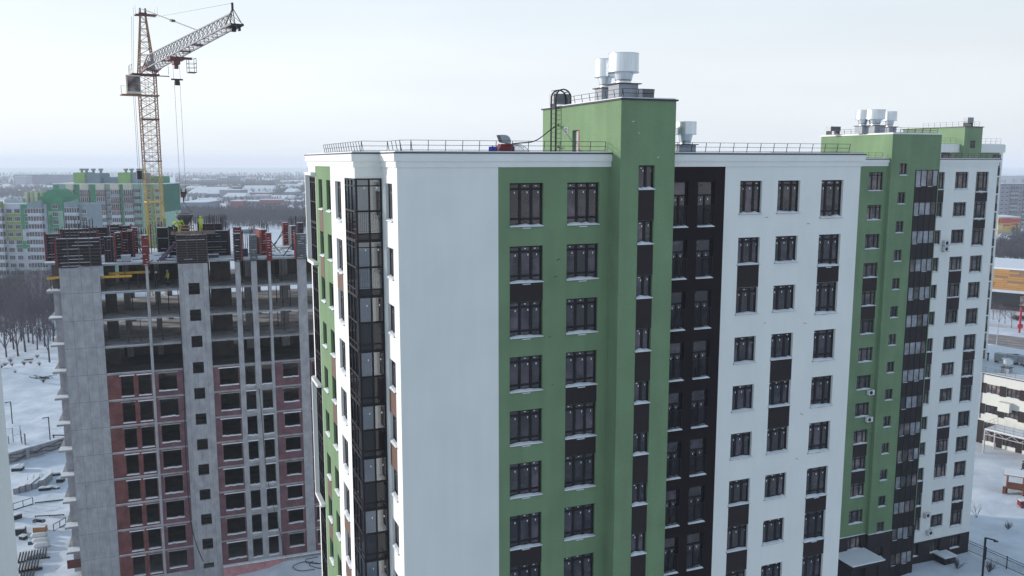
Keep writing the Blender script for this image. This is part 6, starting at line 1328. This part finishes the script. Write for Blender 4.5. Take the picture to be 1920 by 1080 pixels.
def bag(label, px, py, rz):
    x, y = gp(px, py); b = MB(); prof = [(.0, 0), (.30, .02), (.38, .15), (.40, .4), (.36, .55), (.2, .62), (0, .64)]; n_ = 14; L_ = 2.1
    for j in range(9): 
        pass
    m = MB(); ring = 12; st = 9
    for j in range(st+1):
        s_ = j/st; k = (1-abs(2*s_-1)**6)**.5*.95+.02
        for i in range(ring): a = 6.28*i/ring; m.v.append(((s_-.5)*L_, .45*k*math.cos(a)*(1+.05*math.sin(5*s_*3)), .33+.33*k*math.sin(a)))
    for j in range(st):
        for i in range(ring): m.f.append((j*ring+i, j*ring+(i+1) % ring, (j+1)*ring+(i+1) % ring, (j+1)*ring+i)); m.m.append(0)
    tag(m.build('bulk_bag', mat('white_sacking', (.62, .62, .63), .8, .12, 3, .2, 8), None, (x, y, gz(x, y)), rz, smooth=True), label, 'bag', 'white bags in the yard')
bag('upper of the fat white bags beside the crate', 74, 1010, R(15)); bag('middle fat white bag beside the crate', 76, 1018, R(14)); bag('lowest fat white bag beside the crate', 79, 1027, R(12))
for i, (px, py, w, d, h, rz, lab) in enumerate(((36, 1005, 1.3, .8, .9, .2, 'dark machine part under snow at the left'), (40, 1012, .8, .6, .5, -.3, 'small dark drum box beside the machine part'), (30, 975, 1.6, .5, .5, .9, 'bundle of snowy boards above the machine part'), (84, 922, 1.6, .5, .25, .3, 'dark board lying in the snow'), (98, 917, 1.7, .6, .25, -.4, 'second dark board lying in the snow'), (112, 905, 1.0, .7, .5, .1, 'snow covered box by the balcony slabs'), (104, 893, 1.4, .5, .3, .5, 'snowy heap of scrap by the balcony slabs'), (58, 1020, .7, .5, .4, .2, 'small teal bin beside the fat white bags'))): block('site_scrap', lab, 'scrap', px, py, w, d, h, mat('teal_paint', (.03, .07, .10), .5) if 'teal' in lab else STEEL, rz, .16)
for r_, (px, py, n_, lab) in enumerate(((34, 1057, 10, 'upper rack of black slats with snow between'), (35, 1076, 7, 'lower rack of black slats with snow between'), (36, 1094, 5, 'last rack of black slats cut by the bottom border'))):
    x, y = gp(px, py); t = thing('slat_rack', lab, 'rack', (x, y, gz(x, y)+.12), R(24), 'racks of black slats')
    for i in range(n_): b = MB(); b.box(.31*i, .31*i+.15, 0, 2.3, .12, .3); b.build('slat', STEEL, t)
    b = MB(); b.box(-.2, .31*n_+.3, -.1, .05, -.2, .119); b.build('runner', STEEL, t)
for i, (pa_, pb_, lab) in enumerate((((25, 956), (62, 946), 'string line of snow fence left of the pit'), ((66, 972), (120, 968), 'lower edge board of the snowy pit'), ((66, 945), (118, 938), 'upper edge board of the snowy pit'), ((101, 997), (124, 985), 'short railing beside the balcony slabs'))):
    a_, c_ = Vector((*gp(*pa_), 0)), Vector((*gp(*pb_), 0)); a_.z = gz(a_.x, a_.y)+.1; c_.z = gz(c_.x, c_.y)+.1; b = MB(); up = Vector((0, 0, .9)) if i in (0, 3) else Vector((0, 0, .05))
    b.bar(Vector(), c_-a_, .1); b.bar(up, c_-a_+up, .07); [b.bar((c_-a_)*f_-Vector((0, 0, .2)), (c_-a_)*f_+up, .08) for f_ in (0, .5, 1)]; tag(b.build('edge_rail', STEEL, None, a_), lab, 'rail')
b = MB(); x, y = gp(82, 825); b.box(0, 2.4, 0, .3, .5, .62); b.box(.1, .25, .05, .25, 0, .5); b.box(2.0, 2.15, .05, .25, 0, .5); tag(b.build('bench', STEEL, None, (*gp(98, 820), gz(*gp(98, 820)))), 'dark bench half hidden behind the balcony slabs', 'bench')
# loops of cable in the snow at the foot of the unfinished block
for i, (px, py, r0) in enumerate(((575, 1062, 1.6), (592, 1052, 1.2), (604, 1058, 1.5))):
    x, y = gp(px, py); b = MB(); pr = None
    for k in range(26): a = .5+5.0*k/25; p = (r0*math.cos(a+i), .7*r0*math.sin(a+i), .06+.05*math.sin(4*a)); b.bar(pr, p, .06, n=5, cap=False) if pr else 0; pr = p
    tag(b.build('cable_loop', STEEL, None, (x, y, gz(x, y)+.03)), ('left cable loop on the snow below the unfinished block', 'middle cable loop on the snow below the unfinished block', 'right cable loop on the snow by the corner glazing')[i], 'cable')
x, y = gp(423, 1062); t = thing('switch_box', 'grey switch box on a post at the foot of the pier', 'switch box', (x, y, gz(x, y)), YD); b = MB(); b.box(-.35, .35, -.25, .25, .7, 2.1); b.build('casing', GREYP, t); b = MB(); b.bar((0, 0, -.2), (0, 0, .7), .2); b.build('post', STEEL, t); b = MB(); b.box(-.4, .4, -.3, .3, 2.103, 2.2); b.build('snow', SNOW, t)

# ------------------------------------------------------------------ haze
b = MB(); b.box(-5400, 5400, -500, 7200, -3.4, 74); hz = b.build('haze', [], None, kind='stuff')
hm = bpy.data.materials.new('haze'); hm.use_nodes = True; n = hm.node_tree.nodes; n.remove(n['Principled BSDF']); pv = n.new('ShaderNodeVolumePrincipled'); pv.inputs['Density'].default_value = .00025; pv.inputs['Color'].default_value = (.87, .91, .99, 1)
hm.node_tree.links.new(pv.outputs[0], n['Material Output'].inputs['Volume']); hz.data.materials.append(hm); hz['label'] = 'pale winter haze over the city'; hz['category'] = 'haze'
